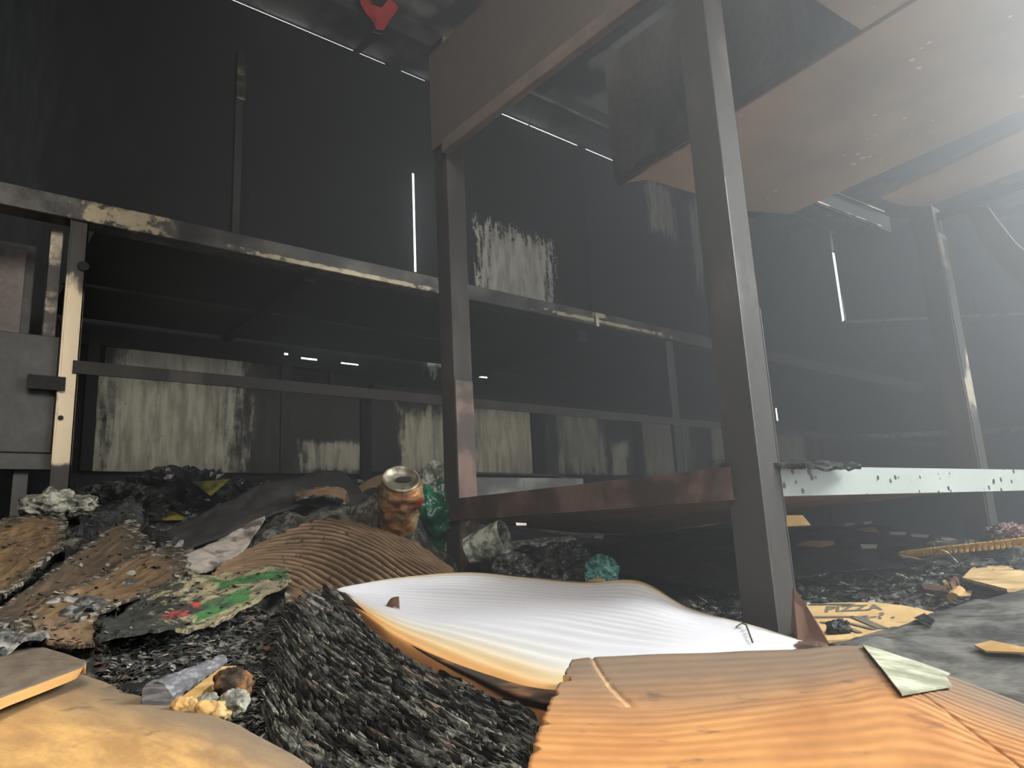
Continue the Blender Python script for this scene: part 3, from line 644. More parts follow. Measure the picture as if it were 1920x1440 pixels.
for _ in range(2600):
    u = rr_.uniform(0.0, 0.99); v = rr_.uniform(0.015, 0.99)
    p = Vector(psm(u, v)); tu = (Vector(psm(u + 0.02, v)) - Vector(psm(u - 0.02, v))).normalized(); tv = (Vector(psm(u, v + 0.02)) - Vector(psm(u, v - 0.02))).normalized()
    n_ = tv.cross(tu).normalized()
    if n_.z < 0: n_ = -n_
    far = 0.5 + 1.0 * p.xy.length
    L = rr_.uniform(0.006, 0.026) * far; W = rr_.uniform(0.0010, 0.0034) * far
    ti = rr_.uniform(-0.15, 0.15); a_ = (tu + tv * ti).normalized(); tl = rr_.uniform(-0.5, 0.7); b_ = (tv + n_ * tl).normalized()
    c = p + n_ * rr_.uniform(0.001, 0.0065)
    pts = []
    for k_ in range(10):
        t_ = 2 * math.pi * k_ / 10; pts.append(c + a_ * L * math.cos(t_) * rr_.uniform(.8, 1.1) + b_ * W * math.sin(t_) * rr_.uniform(.6, 1.2) + n_ * 0.0012 * math.sin(t_ * 2 + k_))
    m.prism(pts, -n_ * rr_.uniform(0.0012, 0.003), rr_.choices((0, 1, 2, 3), (5, 6, 4, 0.5))[0])
pl = m.build('layer_edges', [M['char'], mottled('page_ash_mid', (0.03, 0.03, 0.028), (0.16, 0.16, 0.14), 0.4, 0.6, scale=70, rough=0.7), mottled('page_ash_light', (0.09, 0.09, 0.08), (0.36, 0.35, 0.29), 0.42, 0.62, scale=80, rough=0.8), mottled('page_pinkish', (0.16, 0.13, 0.10), (0.42, 0.33, 0.27), scale=60)], cpg); pl['kind'] = 'stuff'
ptree = bvh(top)
tag(sheet('leaf_scrap', [[S(721, 1140, .80), S(733, 1122, .80), S(748, 1118, .80)], [S(728, 1144, .79), S(739, 1136, .79), S(749, 1140, .785)]], 10, 6, 0.001, M['rustbrown'], pix=False, ground=False), 'tiny curled brown scrap lying on the white paper', 'scrap')
m = MB(); m.tube([drape(ptree, 1381, 1180, .002), drape(ptree, 1392, 1177, .004), drape(ptree, 1400, 1182, .005), drape(ptree, 1412, 1212, .003)], 0.0008, 6)
tag(m.build('wire_piece', M['wire']), 'short bent grey wire on the right part of the white paper', 'wire')

# ------------------------------------------------------------------ front cardboard
cb = thing('cardboard_flap', 'large torn orange-brown cardboard flap nearest the camera, lower right', 'cardboard')
def crease(u, v):
    d1 = abs((u - 0.085) - v * 0.16) if v < 0.34 else 1
    d2 = abs(v - 0.335) if 0.12 < u < 0.74 else 1
    d3 = abs((u - 0.72) * 1.0 - (v - 0.33) * 0.55) if v > 0.33 else 1
    return -0.0016 * (math.exp(-(d1 / 0.006) ** 2) + math.exp(-(d2 / 0.007) ** 2) + math.exp(-(d3 / 0.006) ** 2)) + 0.00015 * math.sin(v * 90) + 0.0006 * mn.noise(Vector((u * 9, v * 9, 0)))
def jag(u, v):
    e = 0.0
    if u < 0.3:
        e = (0.018 * max(0, mn.fractal(Vector((v * 22, 3, 1)), 0.8, 2, 4)) + (0.02 if 0.13 < v < 0.17 else 0)) * (1 - u / 0.3)
    return u + e, v
flap = sheet('face_panel', [
    [(1072, 1237, .50), (1160, 1229, .51), (1350, 1223, .54), (1490, 1217, .57), (1620, 1213, .60), (1800, 1275, .52), (1945, 1330, .46)],
    [(1038, 1300, .415), (1200, 1300, .425), (1400, 1288, .45), (1540, 1276, .47), (1655, 1262, .49), (1810, 1320, .43), (1950, 1370, .39)],
    [(1012, 1360, .36), (1235, 1362, .36), (1450, 1338, .385), (1580, 1323, .40), (1690, 1311, .415), (1830, 1370, .37), (1960, 1415, .34)],
    [(988, 1440, .30), (1220, 1445, .30), (1450, 1440, .305), (1600, 1435, .31), (1740, 1430, .315), (1870, 1450, .305), (1975, 1470, .295)],
    [(960, 1600, .23), (1220, 1600, .23), (1450, 1600, .23), (1600, 1600, .23), (1780, 1600, .23), (1900, 1600, .23), (2000, 1600, .23)]],
    150, 120, 0.004, [M['cardR'], M['cardedge']], cb, disp=crease, bounds=jag)
ftree = bvh(flap)
scrap('pale_paper_scrap', ftree, [(1618, 1216), (1655, 1262), (1692, 1311), (1786, 1294), (1772, 1272), (1812, 1262), (1712, 1238)], M['paperscrap'], 'pale greenish torn paper on top of the cardboard flap', 'paper scrap')
scrap('pale_paper_scrap', ftree, [(1878, 1274), (1918, 1307), (1960, 1318), (1960, 1290)], M['paperscrap'], 'small pale torn paper at the right edge of the picture', 'paper scrap')

# ------------------------------------------------------------------ lower left cardboard
cl = thing('cardboard_sheet', 'dusty yellow-brown cardboard sheet filling the lower left corner', 'cardboard')
def zrow(z, *ps): return [tuple(at(x, y, 2, z)) for x, y in ps]
cfl = sheet('face_panel', [
    zrow(.134, (-90, 1225), (60, 1238), (165, 1268), (240, 1298), (330, 1322), (425, 1352), (480, 1378), (540, 1408), (600, 1446)),
    zrow(.138, (-90, 1300), (50, 1310), (150, 1330), (230, 1350), (310, 1372), (390, 1400), (445, 1425), (500, 1455), (560, 1490)),
    zrow(.136, (-100, 1390), (40, 1395), (130, 1405), (210, 1420), (285, 1438), (355, 1460), (410, 1480), (460, 1510), (520, 1545)),
    zrow(.134, (-110, 1560), (40, 1560), (120, 1565), (190, 1570), (260, 1580), (330, 1590), (380, 1600), (430, 1610), (480, 1630))],
    90, 60, 0.004, [M['cardL'], M['cardedge']], cl, wrinkle=0.0010, wscale=9, pix=False)
up = sheet('upper_ply', [
    zrow(.150, (-90, 1196), (30, 1203), (110, 1222), (162, 1240)),
    zrow(.150, (-90, 1250), (20, 1243), (90, 1240), (160, 1246)),
    zrow(.149, (-90, 1352), (0, 1310), (80, 1280), (157, 1251))], 40, 24, 0.0055, [cardboard('cardboard_grey_ply', (0.13, 0.10, 0.075), (0.19, 0.15, 0.11)), M['cardedge']], cl, pix=False)

# ------------------------------------------------------------------ burnt pile on the left
def leaf(name, rows, mat, lab, cat='cardboard', grp=None, th=0.003, rag=0.06, seed=0, wr=0.010, nu=60, nv=24, disp=None):
    o = sheet(name, rows, nu, nv, th, mat, rag=rag, seed=seed, wrinkle=wr, wscale=14, disp=disp)
    return tag(o, lab, cat, grp)
G1 = 'curled burnt cardboard pieces in the left pile'
leaf('curled_cardboard', [[(-80, 985, 1.05), (20, 962, 1.12), (75, 962, 1.15), (130, 980, 1.12)], [(-80, 1060, .92), (10, 1040, .96), (70, 1010, 1.02), (125, 1000, 1.04)], [(-80, 1150, .74), (0, 1128, .78), (60, 1075, .86), (118, 1025, .95)]], M['cardB'], 'broad brown cardboard slab at the left edge, top of the pile', grp=G1, seed=1, wr=0.005, rag=0.04)
leaf('curled_cardboard', [[(-40, 1150, .76), (60, 1095, .86), (150, 1030, .99), (250, 965, 1.15)], [(-30, 1172, .73), (80, 1120, .82), (175, 1055, .94), (275, 995, 1.07)], [(-30, 1190, .71), (90, 1140, .78), (205, 1090, .87), (305, 1035, .97)]], cardboard('cardboard_smoked', (0.07, 0.05, 0.033), (0.14, 0.095, 0.06), (0, 0), 0.2), 'smoked brown cardboard leaf fanning out under the broad slab', grp=G1, seed=2, wr=0.005, rag=0.04)
leaf('curled_cardboard', [[(10, 1170, .73), (110, 1115, .81), (210, 1060, .91), (330, 1005, 1.05)], [(30, 1188, .71), (135, 1142, .77), (240, 1090, .86), (350, 1035, .97)], [(50, 1200, .685), (145, 1165, .735), (255, 1122, .80), (365, 1070, .90)]], M['cardB'], 'second brown leaf of the fan, with a flaking black edge', grp=G1, seed=3, wr=0.005, rag=0.04)
leaf('curled_cardboard', [[(40, 1140, .79), (90, 1120, .82), (130, 1125, .82), (190, 1150, .78)], [(60, 1180, .72), (100, 1165, .745), (130, 1165, .745), (180, 1180, .72)], [(90, 1205, .68), (120, 1208, .675), (140, 1210, .67), (180, 1205, .67)]], M['cardC'], 'small triangular tan cardboard piece low in the left pile', grp=G1, seed=4, wr=0.004)
leaf('ash_crust', [[(-80, 1165, .74), (60, 1150, .77), (200, 1080, .90), (340, 1010, 1.06)], [(-80, 1200, .68), (60, 1185, .71), (210, 1105, .84), (350, 1030, 1.0)], [(-80, 1225, .645), (60, 1205, .67), (220, 1125, .80), (360, 1045, .96)]], M['ash'], 'grey flaky ash crust running under the fan of cardboard', 'debris', seed=5, wr=0.022, nu=120, nv=40)
leaf('ash_crust', [[(150, 975, 1.2), (240, 965, 1.22), (300, 985, 1.18)], [(130, 1010, 1.1), (230, 1005, 1.12), (320, 1020, 1.08)], [(110, 1045, 1.0), (220, 1040, 1.0), (330, 1050, .99)]], M['char'], 'black rumpled burnt crust at the top of the left pile', 'debris', seed=6, wr=0.03, nu=80, nv=40)
leaf('pale_charred_leaf', [[(280, 1062, .95), (360, 1030, 1.0), (430, 1000, 1.06), (500, 966, 1.12)], [(300, 1072, .93), (375, 1052, .96), (440, 1022, 1.02), (499, 969, 1.11)], [(320, 1080, .915), (390, 1068, .935), (450, 1038, .99), (498, 973, 1.10)]], mottled('pale_scorched_sheet', (0.12, 0.10, 0.08), (0.42, 0.37, 0.32), 0.35, 0.5, scale=30, rough=0.8), 'whitish pointed leaf of scorched carton in the middle of the left pile', 'cardboard', seed=7, wr=0.004)
leaf('dark_board', [[(300, 1005, 1.22), (430, 935, 1.30), (520, 900, 1.33), (640, 885, 1.36)], [(310, 1022, 1.17), (440, 962, 1.22), (540, 925, 1.26), (680, 915, 1.28)], [(330, 1035, 1.12), (460, 985, 1.16), (580, 950, 1.2), (710, 960, 1.18)]], M['soot2'], 'smooth charcoal-grey board lying diagonally behind the left pile', 'board', seed=8, rag=0.02, wr=0.008)
leaf('curled_brown_carton', [[(545, 925, 1.20), (600, 910, 1.22), (645, 915, 1.22), (660, 940, 1.20)], [(550, 938, 1.17), (600, 930, 1.17), (640, 935, 1.17), (650, 948, 1.17)]], cardboard('cardboard_warm_curl', (0.16, 0.09, 0.05), (0.34, 0.20, 0.10), (0, 0), 0.2), 'small warm brown carton curl on the charcoal-grey board', seed=9, wr=0.006)
def corr(u, v): return 0.0030 * math.sin((v - 1.05 * u) * 2 * math.pi * 15)
leaf('corrugated_cardboard', [[(430, 1048, 1.0), (520, 1005, 1.06), (600, 976, 1.11), (690, 984, 1.11), (770, 1018, 1.07), (848, 1068, 1.03)], [(400, 1072, .92), (520, 1050, .96), (615, 1035, .98), (705, 1040, .98), (780, 1060, .97), (850, 1082, .96)], [(395, 1092, .85), (500, 1095, .87), (600, 1120, .87), (670, 1122, .885), (740, 1112, .925), (850, 1100, .99)]], M['corr'], 'arched ribbed brown cardboard standing behind the paper stack', grp=None, rag=0.015, seed=10, wr=0.003, nu=260, nv=150, disp=corr)
leaf('printed_carton', [[(160, 1172, .73), (260, 1115, .82), (400, 1075, .89), (545, 1058, .92)], [(180, 1190, .695), (300, 1150, .755), (430, 1115, .81), (550, 1080, .87)], [(175, 1203, .67), (310, 1188, .69), (440, 1150, .75), (535, 1095, .84)]], M['print'], 'ash-covered carton with green and red printed patches', 'carton', seed=11, wr=0.010, nu=110, nv=50)
leaf('scorched_carton', [[(545, 1060, .93), (590, 1085, .90), (640, 1095, .88)], [(540, 1090, .87), (580, 1110, .855), (625, 1112, .84)], [(530, 1120, .82), (570, 1135, .80), (610, 1125, .815)]], M['cardB'], 'scorched brown carton corner touching the back of the paper stack', seed=12, wr=0.012)
leaf('black_wood_sliver', [[(215, 1285, .55), (300, 1262, .58), (370, 1250, .60)], [(240, 1300, .52), (320, 1285, .54), (385, 1268, .56)]], M['char'], 'long black burnt sliver behind the grey stick', 'debris', seed=14, wr=0.006)

# clumps of melted foam, left
for i, (px, py, r, s_, lab) in enumerate(((98, 948, 1.25, 0.036, 'larger pale melted foam clump on top of the left pile'), (148, 950, 1.25, 0.026, 'smaller melted foam clump right beside the larger one'))):
    tag(blob('melted_foam', S(px, py, r), (s_, s_, s_ * 0.62), M['foam'], amp=0.35, scale=2.0, seed=i, sub=5), lab, 'foam', 'melted foam clumps')
# yellow film scraps
for i, (pts, lab) in enumerate((([(250, 940), (275, 938), (276, 970), (262, 965)], 'leftmost dull yellow film scrap behind the pile'), ([(302, 958), (345, 960), (350, 975), (306, 976)], 'middle dull yellow film scrap behind the pile'), ([(363, 905), (432, 898), (395, 930)], 'largest dull yellow film scrap, under the cladding sheet'))):
    m = MB(); m.prism([S(x, y, 1.42 - 0.015 * j) for j, (x, y) in enumerate(pts)], (0.001, 0.002, 0.001)); tag(m.build('yellow_film_scrap', M['yellowbit']), lab, 'film', 'yellow film scraps')
    g_ = S(pts[0][0], pts[0][1] + 40, 1.42); GROUND.append(tuple(g_))
# dark crumpled heap behind
for i, (px, py, r, s_, lab, mt) in enumerate(((210, 945, 1.45, .10, 'black crumpled heap left of the yellow film scraps', 'char'), (340, 930, 1.55, .13, 'black crumpled bag under the leftmost cladding sheet', 'blackfilm'), (470, 935, 1.48, .10, 'glossy black bag end behind the charcoal-grey board', 'blackfilm'), (600, 925, 1.45, .10, 'dull black heap left of the crushed can', 'char'))):
    p = S(px, py, r); tag(blob('crumpled_heap', (p[0], p[1], p[2] - 0.03), (s_, s_, s_ * 0.55), M[mt], amp=0.55, scale=2.2, seed=i + 3, sub=5, ridge=True), lab, 'debris')
    GROUND.append((p[0], p[1], p[2] - 0.06))

# ------------------------------------------------------------------ crushed can and plastics
t = thing('crushed_can', 'crushed orange and cream drinks can standing tilted behind ribbed cardboard', 'can')
T = Vector(S(752, 900, 1.06)); B_ = Vector(S(744, 990, 1.12)); ax = (B_ - T); L = ax.length; ax.normalize()
tc = (Vector(EYE) - T).normalized(); tilt = (-ax + tc * 0.10).normalized()
sd = tilt.cross(Vector((0, 0, 1))).normalized(); fr = sd.cross(tilt)
m = MB(); nn = 48; rings = 26
for j in range(rings):
    f = j / (rings - 1); c = T + (B_ - T) * f
    rad = 0.0315 * (0.80 + 0.20 * min(1, f / 0.12)) * (1 - 0.30 * max(0, f - 0.35))
    for i in range(nn):
        a = 2 * math.pi * i / nn
        rr = rad * (1 + 0.22 * mn.fractal(Vector((math.cos(a) * 1.4, math.sin(a) * 1.4, f * 3)), 0.8, 2, 4) * min(1, f * 4))
        m.v.append(tuple(c + (sd * math.cos(a) + fr * math.sin(a)) * rr)); m.uv[len(m.v) - 1] = (i / nn, f)
for j in range(rings - 1):
    for i in range(nn): m.f.append([j * nn + i, j * nn + (i + 1) % nn, (j + 1) * nn + (i + 1) % nn, (j + 1) * nn + i]); m.mi.append(0)
m.f.append([(rings - 1) * nn + i for i in range(nn)]); m.mi.append(0)
m.build('body', M['can'], t, smooth=True)
m = MB()
prof = [(0.0268, 0.0), (0.0280, 0.0025), (0.0266, 0.004), (0.0235, 0.0035), (0.0225, -0.001), (0.0, -0.001)]
for rr, hh in prof:
    for i in range(nn):
        a = 2 * math.pi * i / nn; m.v.append(tuple(T + tilt * hh + (sd * math.cos(a) + fr * math.sin(a)) * rr))
for j in range(len(prof) - 1):
    for i in range(nn): m.f.append([j * nn + i, j * nn + (i + 1) % nn, (j + 1) * nn + (i + 1) % nn, (j + 1) * nn + i]); m.mi.append(0)
m.build('rim', M['canmetal'], t, smooth=True)
m = MB(); cc = T + tilt * 0.0005
m.prism([cc + sd * 0.012 * math.cos(a) - sd * 0.004 + fr * 0.006 * math.sin(a) for a in np.linspace(0, 6.283, 17)[:-1]], tilt * 0.001); m.build('opening', M['soot'], t)
GROUND.append(tuple(B_))
leaf('tan_carton_piece', [[(668, 915, 1.2), (700, 893, 1.2), (735, 885, 1.18)], [(675, 922, 1.17), (710, 912, 1.16), (735, 905, 1.15)]], M['cardC'], 'tan torn carton piece sticking out left of the crushed can', wr=0.004, seed=31)
p = S(815, 965, 1.22); tag(blob('green_bag', p, (0.042, 0.05, 0.055), M['green'], amp=0.35, scale=1.6, seed=8, sub=5), 'dark green plastic bag between the can and the far post', 'bag'); GROUND.append((p[0], p[1], p[2] - 0.05))
p = S(818, 910, 1.22); tag(blob('clear_wrapper', (p[0], p[1], p[2]), (0.026, 0.028, 0.036), M['wrap'], amp=0.45, scale=1.6, seed=9, sub=5, ridge=True), 'clear crinkled wrapper on top of the green bag', 'wrapper')
t = thing('plastic_cup', 'smudged clear plastic cup lying right of the far post', 'cup')
c = Vector(S(912, 1020, 1.10)); m = MB(); nn = 36
axc = Vector((0.5, -0.75, 0.25)).normalized(); s1 = axc.cross(Vector((0, 0, 1))).normalized(); s2 = s1.cross(axc)
for f, rr in ((0, .020), (0.02, .024), (0.055, .0285), (0.060, .0295), (0.062, .028), (0.055, .0275), (0.002, .0195)):
    for i in range(nn):
        a = 2 * math.pi * i / nn; m.v.append(tuple(c + axc * (f - 0.03) + (s1 * math.cos(a) + s2 * math.sin(a)) * rr * (1 + .05 * math.sin(3 * a))))
for j in range(6):
    for i in range(nn): m.f.append([j * nn + i, j * nn + (i + 1) % nn, (j + 1) * nn + (i + 1) % nn, (j + 1) * nn + i]); m.mi.append(0)
m.f.append(list(range(nn))); m.mi.append(0); m.f.append([6 * nn + i for i in range(nn)][::-1]); m.mi.append(0)
m.build('cup_wall', M['wrap'], t, smooth=True); GROUND.append((c.x, c.y, c.z - 0.03))
for i, (px, py, r, s_, mt, lab) in enumerate(((1052, 1058, 1.12, .036, 'film', 'large crumpled clear film heap right behind the paper'), (985, 1045, 1.15, .020, 'film', 'small round film ball between the cup and the film heap'), (960, 1062, 1.08, .022, 'film', 'dark twisted film wad next to the plastic cup'))):
    p = S(px, py, r); tag(blob('crumpled_film', p, (s_ * 1.25, s_, s_ * 0.8), M[mt], amp=0.5, scale=1.5, seed=20 + i, sub=5, ridge=True), lab, 'plastic film', 'crumpled film at the back of the paper'); GROUND.append((p[0], p[1], p[2] - s_ * 0.7))
p = S(1128, 1075, 1.02); tag(blob('teal_film', p, (0.022, 0.02, 0.022), M['teal'], amp=0.5, scale=1.5, seed=25, sub=5, ridge=True), 'teal crinkled film at the back edge of the paper', 'plastic film'); GROUND.append((p[0], p[1], p[2] - 0.02))
tag(sheet('paper_curl', [[S(1092, 1092, .95), S(1115, 1083, .96), S(1135, 1085, .95)], [S(1096, 1096, .93), S(1115, 1092, .93), S(1134, 1095, .93)]], 12, 6, 0.001, M['cardlit'], pix=False, ground=False), 'small yellowed paper curl in front of the teal film', 'scrap')

# ------------------------------------------------------------------ boards and flaps at the right
leaf('ash_board', [[(1550, 1210, .67), (1680, 1172, .76), (1790, 1133, .88), (1980, 1088, 1.0)], [(1600, 1215, .62), (1700, 1195, .68), (1830, 1175, .73), (1980, 1150, .78)], [(1640, 1240, .585), (1760, 1290, .53), (1860, 1330, .49), (2000, 1390, .44)]], M['ashboard'], 'grey ash-covered board sloping in from the right edge', 'board', seed=40, rag=0.01, wr=0.004, nu=90, nv=50, th=0.006)
m = MB(); m.prism([S(1489, 1103, .742), S(1512, 1135, .735), S(1535, 1170, .72), S(1557, 1209, .70), S(1500, 1214, .70), S(1486, 1180, .73)], (0.004, 0.004, 0))
tag(m.build('russet_flap', M['rustbrown'], bevel=0.0005), 'russet upright board flap at the foot of the near post', 'board')
tag(blob('black_lump', S(1571, 1183, .76), (0.012, 0.010, 0.009), M['char'], amp=0.5, sub=5, seed=44), 'small black lump beside the russet flap on the pizza carton', 'debris')

# ================================================================== RUBBLE (heightfield under everything)
# black burnt film spread under the shelf
bf = tag(sheet('black_film', [[(1060, 992, 1.60), (1250, 990, 1.62), (1450, 988, 1.66), (1650, 985, 1.72), (1760, 1000, 1.7)], [(1080, 1020, 1.28), (1250, 1030, 1.24), (1420, 1032, 1.28), (1580, 1030, 1.38), (1740, 1030, 1.45)], [(1130, 1070, 1.06), (1270, 1095, .98), (1380, 1110, .97), (1500, 1085, 1.12), (1690, 1062, 1.30)]], 90, 60, 0.0015, M['blackfilm'], rag=0.05, seed=51, wrinkle=0.009, wscale=12, ground=True), 'crumpled black plastic film under the bottom shelf', 'plastic film')
zc = 0.112
PZO = [tuple(at(x, y, 2, zc)[:2]) for x, y in [(1480, 1135), (1560, 1128), (1640, 1127), (1700, 1134), (1760, 1148), (1690, 1174), (1640, 1192), (1590, 1202), (1480, 1210)]]
def inside(x, y):
    c = False; n = len(PZO)
    for i in range(n):
        (x1, y1), (x2, y2) = PZO[i], PZO[i - 1]
        if (y1 > y) != (y2 > y) and x < (x2 - x1) * (y - y1) / (y2 - y1) + x1: c = not c
    return c
extra = [(300, 1235, .60), (450, 1255, .575), (350, 1300, .52), (520, 1390, .43), (470, 1190, .71), (60, 1215, .655), (400, 1220, .63), (560, 1130, .80), (250, 1215, .65), (440, 1330, .48), (400, 1360, .455), (560, 1440, .39),
         (100, 970, 1.3), (0, 960, 1.4), (250, 965, 1.35), (400, 960, 1.35), (700, 1015, 1.25), (560, 1000, 1.2), (830, 1060, 1.28), (850, 1085, 1.12), (880, 1082, 1.12), (920, 1075, 1.15),
         (950, 1065, 1.1), (1350, 1150, .90), (1900, 985, 1.9),
         (1900, 1035, 1.5), (1560, 1110, 1.12), (1700, 1105, 1.15), (1850, 1090, 1.15), (1600, 1170, .92), (1700, 1150, .98), (1530, 1195, .80), (1900, 1065, 1.25)]
for e in extra: GROUND.append(tuple(S(*e)))
GR = np.array(GROUND)
far = [(2.2, 0.2, .08), (2.6, 1.2, .10), (2.4, 2.0, .10), (1.3, 2.1, .20), (0.5, 2.1, .22), (-.4, 1.6, .2), (-.5, .8, .1), (-.5, 0, .05), (0, -.4, .03), (.8, -.4, .03), (1.6, -.3, .03), (2.0, 1.8, .12), (-.4, 2.1, .2), (0, .1, .10), (.15, .05, .10), (-.2, .25, .1), (1.9, 0.7, .14)]
GR = np.vstack([GR, np.array(far)])
def groundz(x, y):
    d2 = (GR[:, 0] - x) ** 2 + (GR[:, 1] - y) ** 2 + 2e-5
    w = 1 / d2 ** 1.8; return float((w * GR[:, 2]).sum() / w.sum())
def line(a, b, n, c, pw):       # grid lines denser near c
    t = np.linspace(0, 1, n); s0 = np.sign(a - c) * abs(a - c) ** (1 / pw); s1 = np.sign(b - c) * abs(b - c) ** (1 / pw)
    s = s0 + (s1 - s0) * t; return c + np.sign(s) * np.abs(s) ** pw
xs = line(-0.55, 2.6, 330, 0.15, 1.5); ys = line(-0.35, 2.2, 300, 0.55, 1.3)
m = MB(); nx, ny = len(xs), len(ys)
HZ = np.zeros((ny, nx))
GX, GY = np.meshgrid(xs, ys)
for j in range(ny):
    d2 = (GX[j][:, None] - GR[None, :, 0]) ** 2 + (ys[j] - GR[None, :, 1]) ** 2 + 2e-5
    w = d2 ** -1.8; HZ[j] = (w * GR[None, :, 2]).sum(1) / w.sum(1)
for j in range(ny):
    for i in range(nx):
        x, y = xs[i], ys[j]
        n1 = mn.fractal(Vector((x * 26, y * 26, 2)), 0.75, 2.1, 5)
        HZ[j, i] += -0.014 + 0.011 * n1 - 0.004
        if 0.5 < x < 1.2 and 0.2 < y < 0.7 and inside(x, y): HZ[j, i] = min(HZ[j, i], zc - 0.013)
m.v = [(float(xs[i]), float(ys[j]), float(max(0.002, HZ[j, i]))) for j in range(ny) for i in range(nx)]
m.f = [[j * nx + i, j * nx + i + 1, (j + 1) * nx + i + 1, (j + 1) * nx + i] for j in range(ny - 1) for i in range(nx - 1)]; m.mi = [0] * len(m.f)
rub = m.build('charred_rubble', M['rubble'], smooth=False); tag(rub, 'bed of black burnt rubble and ash covering the floor', 'rubble', kind='stuff')
rtree = bvh(rub)

# loose flakes of char and ash over the rubble
def flakes(name, regions, mats, lab, cat):
    m = MB()
    for (x0, x1, y0, y1, n, s0, s1, wts, trees) in regions:
        for _ in range(n):
            px, py = random.uniform(x0, x1), random.uniform(y0, y1)
            d = Vector(ray(px, py)).normalized(); best = None
            for tr in trees:
                h = tr.ray_cast(Vector(EYE), d)
                if h[0] is not None and (best is None or h[3] < best[1]): best = (h[0], h[3])
            if best is None or best[1] > 2.6 or inside(best[0].x, best[0].y): continue
            c = best[0] + Vector((0, 0, 0.001)); s = random.uniform(s0, s1) * (0.6 + 0.6 * best[1])
            a = random.uniform(0, 6.28); n_ = random.choice((3, 4, 5)); tl = Vector((random.uniform(-.6, .6), random.uniform(-.6, .6), 1)).normalized()
            u = tl.cross(Vector((math.cos(a), math.sin(a), 0))).normalized(); w = tl.cross(u); asp = random.uniform(0.25, 0.9)
            pts = [c + u * s * math.cos(2 * math.pi * k / n_) * random.uniform(.7, 1.2) + w * s * asp * math.sin(2 * math.pi * k / n_) * random.uniform(.7, 1.2) + Vector((0, 0, s * 0.3)) for k in range(n_)]
            m.prism(pts, -tl * s * 0.12, random.choices(range(len(mats)), wts)[0])
    return tag(m.build(name, mats), lab, cat, kind='stuff')
print_tree = [bvh(o) for o in bpy.data.objects if o.type == 'MESH' and o.name.startswith(('printed_carton', 'ash_crust', 'curled_cardboard'))]
flakes('char_flakes', [(180, 600, 1150, 1400, 2600, .002, .006, (5, 5, .35, .3), [rtree]), (0, 560, 960, 1230, 420, .0015, .004, (5, 4, .3, .2), [rtree] + print_tree), (1300, 1920, 1066, 1200, 1300, .003, .008, (5, 4, .5, .3), [rtree]), (1450, 1900, 1040, 1080, 120, .004, .010, (8, 2, .3, .1), [rtree])],
       [M['char'], M['ash'], M['paperscrap'], M['rustbrown']], 'scattered char and ash flakes over the rubble', 'flakes')

ftree2 = bvh(bf)
class Both:
    def ray_cast(s, o, d):
        hs = [h for h in (rtree.ray_cast(o, d), ftree2.ray_cast(o, d)) if h[0] is not None]
        return min(hs, key=lambda h: h[3]) if hs else (None, None, None, None)
both = Both()
# pizza carton with its print, lying nearly flat on the rubble
t = thing('pizza_box', 'flat yellow-brown pizza carton with dark printed lettering near the right', 'box')
def PZ(px, py, z=zc): p = at(px, py, 2, z); return Vector((p[0], p[1], z))
outline = [(1495, 1135), (1560, 1130), (1640, 1129), (1700, 1136), (1752, 1148), (1690, 1172), (1640, 1190), (1590, 1198), (1500, 1205)]
m = MB(); m.prism([PZ(*q) for q in outline], (0, 0, -0.010)); lid = m.build('lid', M['pizza'], t)
for i in range(len(m.v)): pass
uvl = lid.data.uv_layers.new(name='UVMap')
for lp in lid.data.loops:
    co = lid.data.vertices[lp.vertex_index].co; uvl.data[lp.index].uv = (co.x * 4 % 1 * 0.6 + 0.2, co.y * 4 % 1 * 0.6 + 0.2)
def text_on(word, o2, ux, uy, parent, name, z=zc + 0.0006):
    cu = bpy.data.curves.new(name, 'FONT'); cu.body = word; cu.size = 1.0; cu.extrude = 0.0; cu.offset = 0.03
    to = bpy.data.objects.new(name, cu); COL.objects.link(to)
    dg = bpy.context.evaluated_depsgraph_get(); me = bpy.data.meshes.new_from_object(to.evaluated_get(dg)); bpy.data.objects.remove(to)
    for v in me.vertices:
        q = o2 + ux * v.co.x + uy * v.co.y; v.co = (q.x, q.y, z)
    me.materials.clear(); me.materials.append(M['ink'])
    o = bpy.data.objects.new(name, me); COL.objects.link(o); o.parent = parent; return o
# PIZZA: baseline from (1552,1147) to (1672,1143)
o2 = PZ(1545, 1148); ex = (PZ(1680, 1143) - o2) / 3.35; ey = (PZ(1548, 1137) - o2) / 0.75
text_on('PIZZA', o2, ex, ey, t, 'printed_lettering')
o2 = PZ(1612, 1163); ex = (PZ(1705, 1157) - o2) / 2.2; ey = (PZ(1616, 1151) - o2) / 0.75
text_on('a-? .', o2, ex, ey, t, 'printed_lettering')
m = MB()
for a, b in (((1525, 1157), (1602, 1156)), ((1602, 1156), (1655, 1178))):
    A_, B2 = PZ(*a, zc + .0008), PZ(*b, zc + .0008); m.bar(A_, B2, 0.010, 0.0006)
for a, b in (((1540, 1166), (1565, 1171)), ((1560, 1164), (1612, 1186)), ((1575, 1164), (1640, 1180))): m.bar(PZ(*a, zc + .0008), PZ(*b, zc + .0008), 0.005, 0.0006)
m.build('printed_frame', M['ink'], t)
m = MB()
for i in range(9):
    x = 1520 + i * 9.0; m.bar(PZ(x, 1134, zc + .0008), PZ(x + 7, 1132, zc + .0008), 0.006, 0.0006)
m.build('small_print', M['ink'], t)
m = MB(); m.prism([tuple(at(x, y, 2, .128)) for x, y in [(1804, 1083), (1826, 1061), (1895, 1061), (1945, 1080), (1945, 1100), (1888, 1104)]], (0, 0, -0.004))
tag(m.build('cardboard_piece', M['cardlit']), 'bright tan cardboard piece at the right edge behind the ash board', 'cardboard')
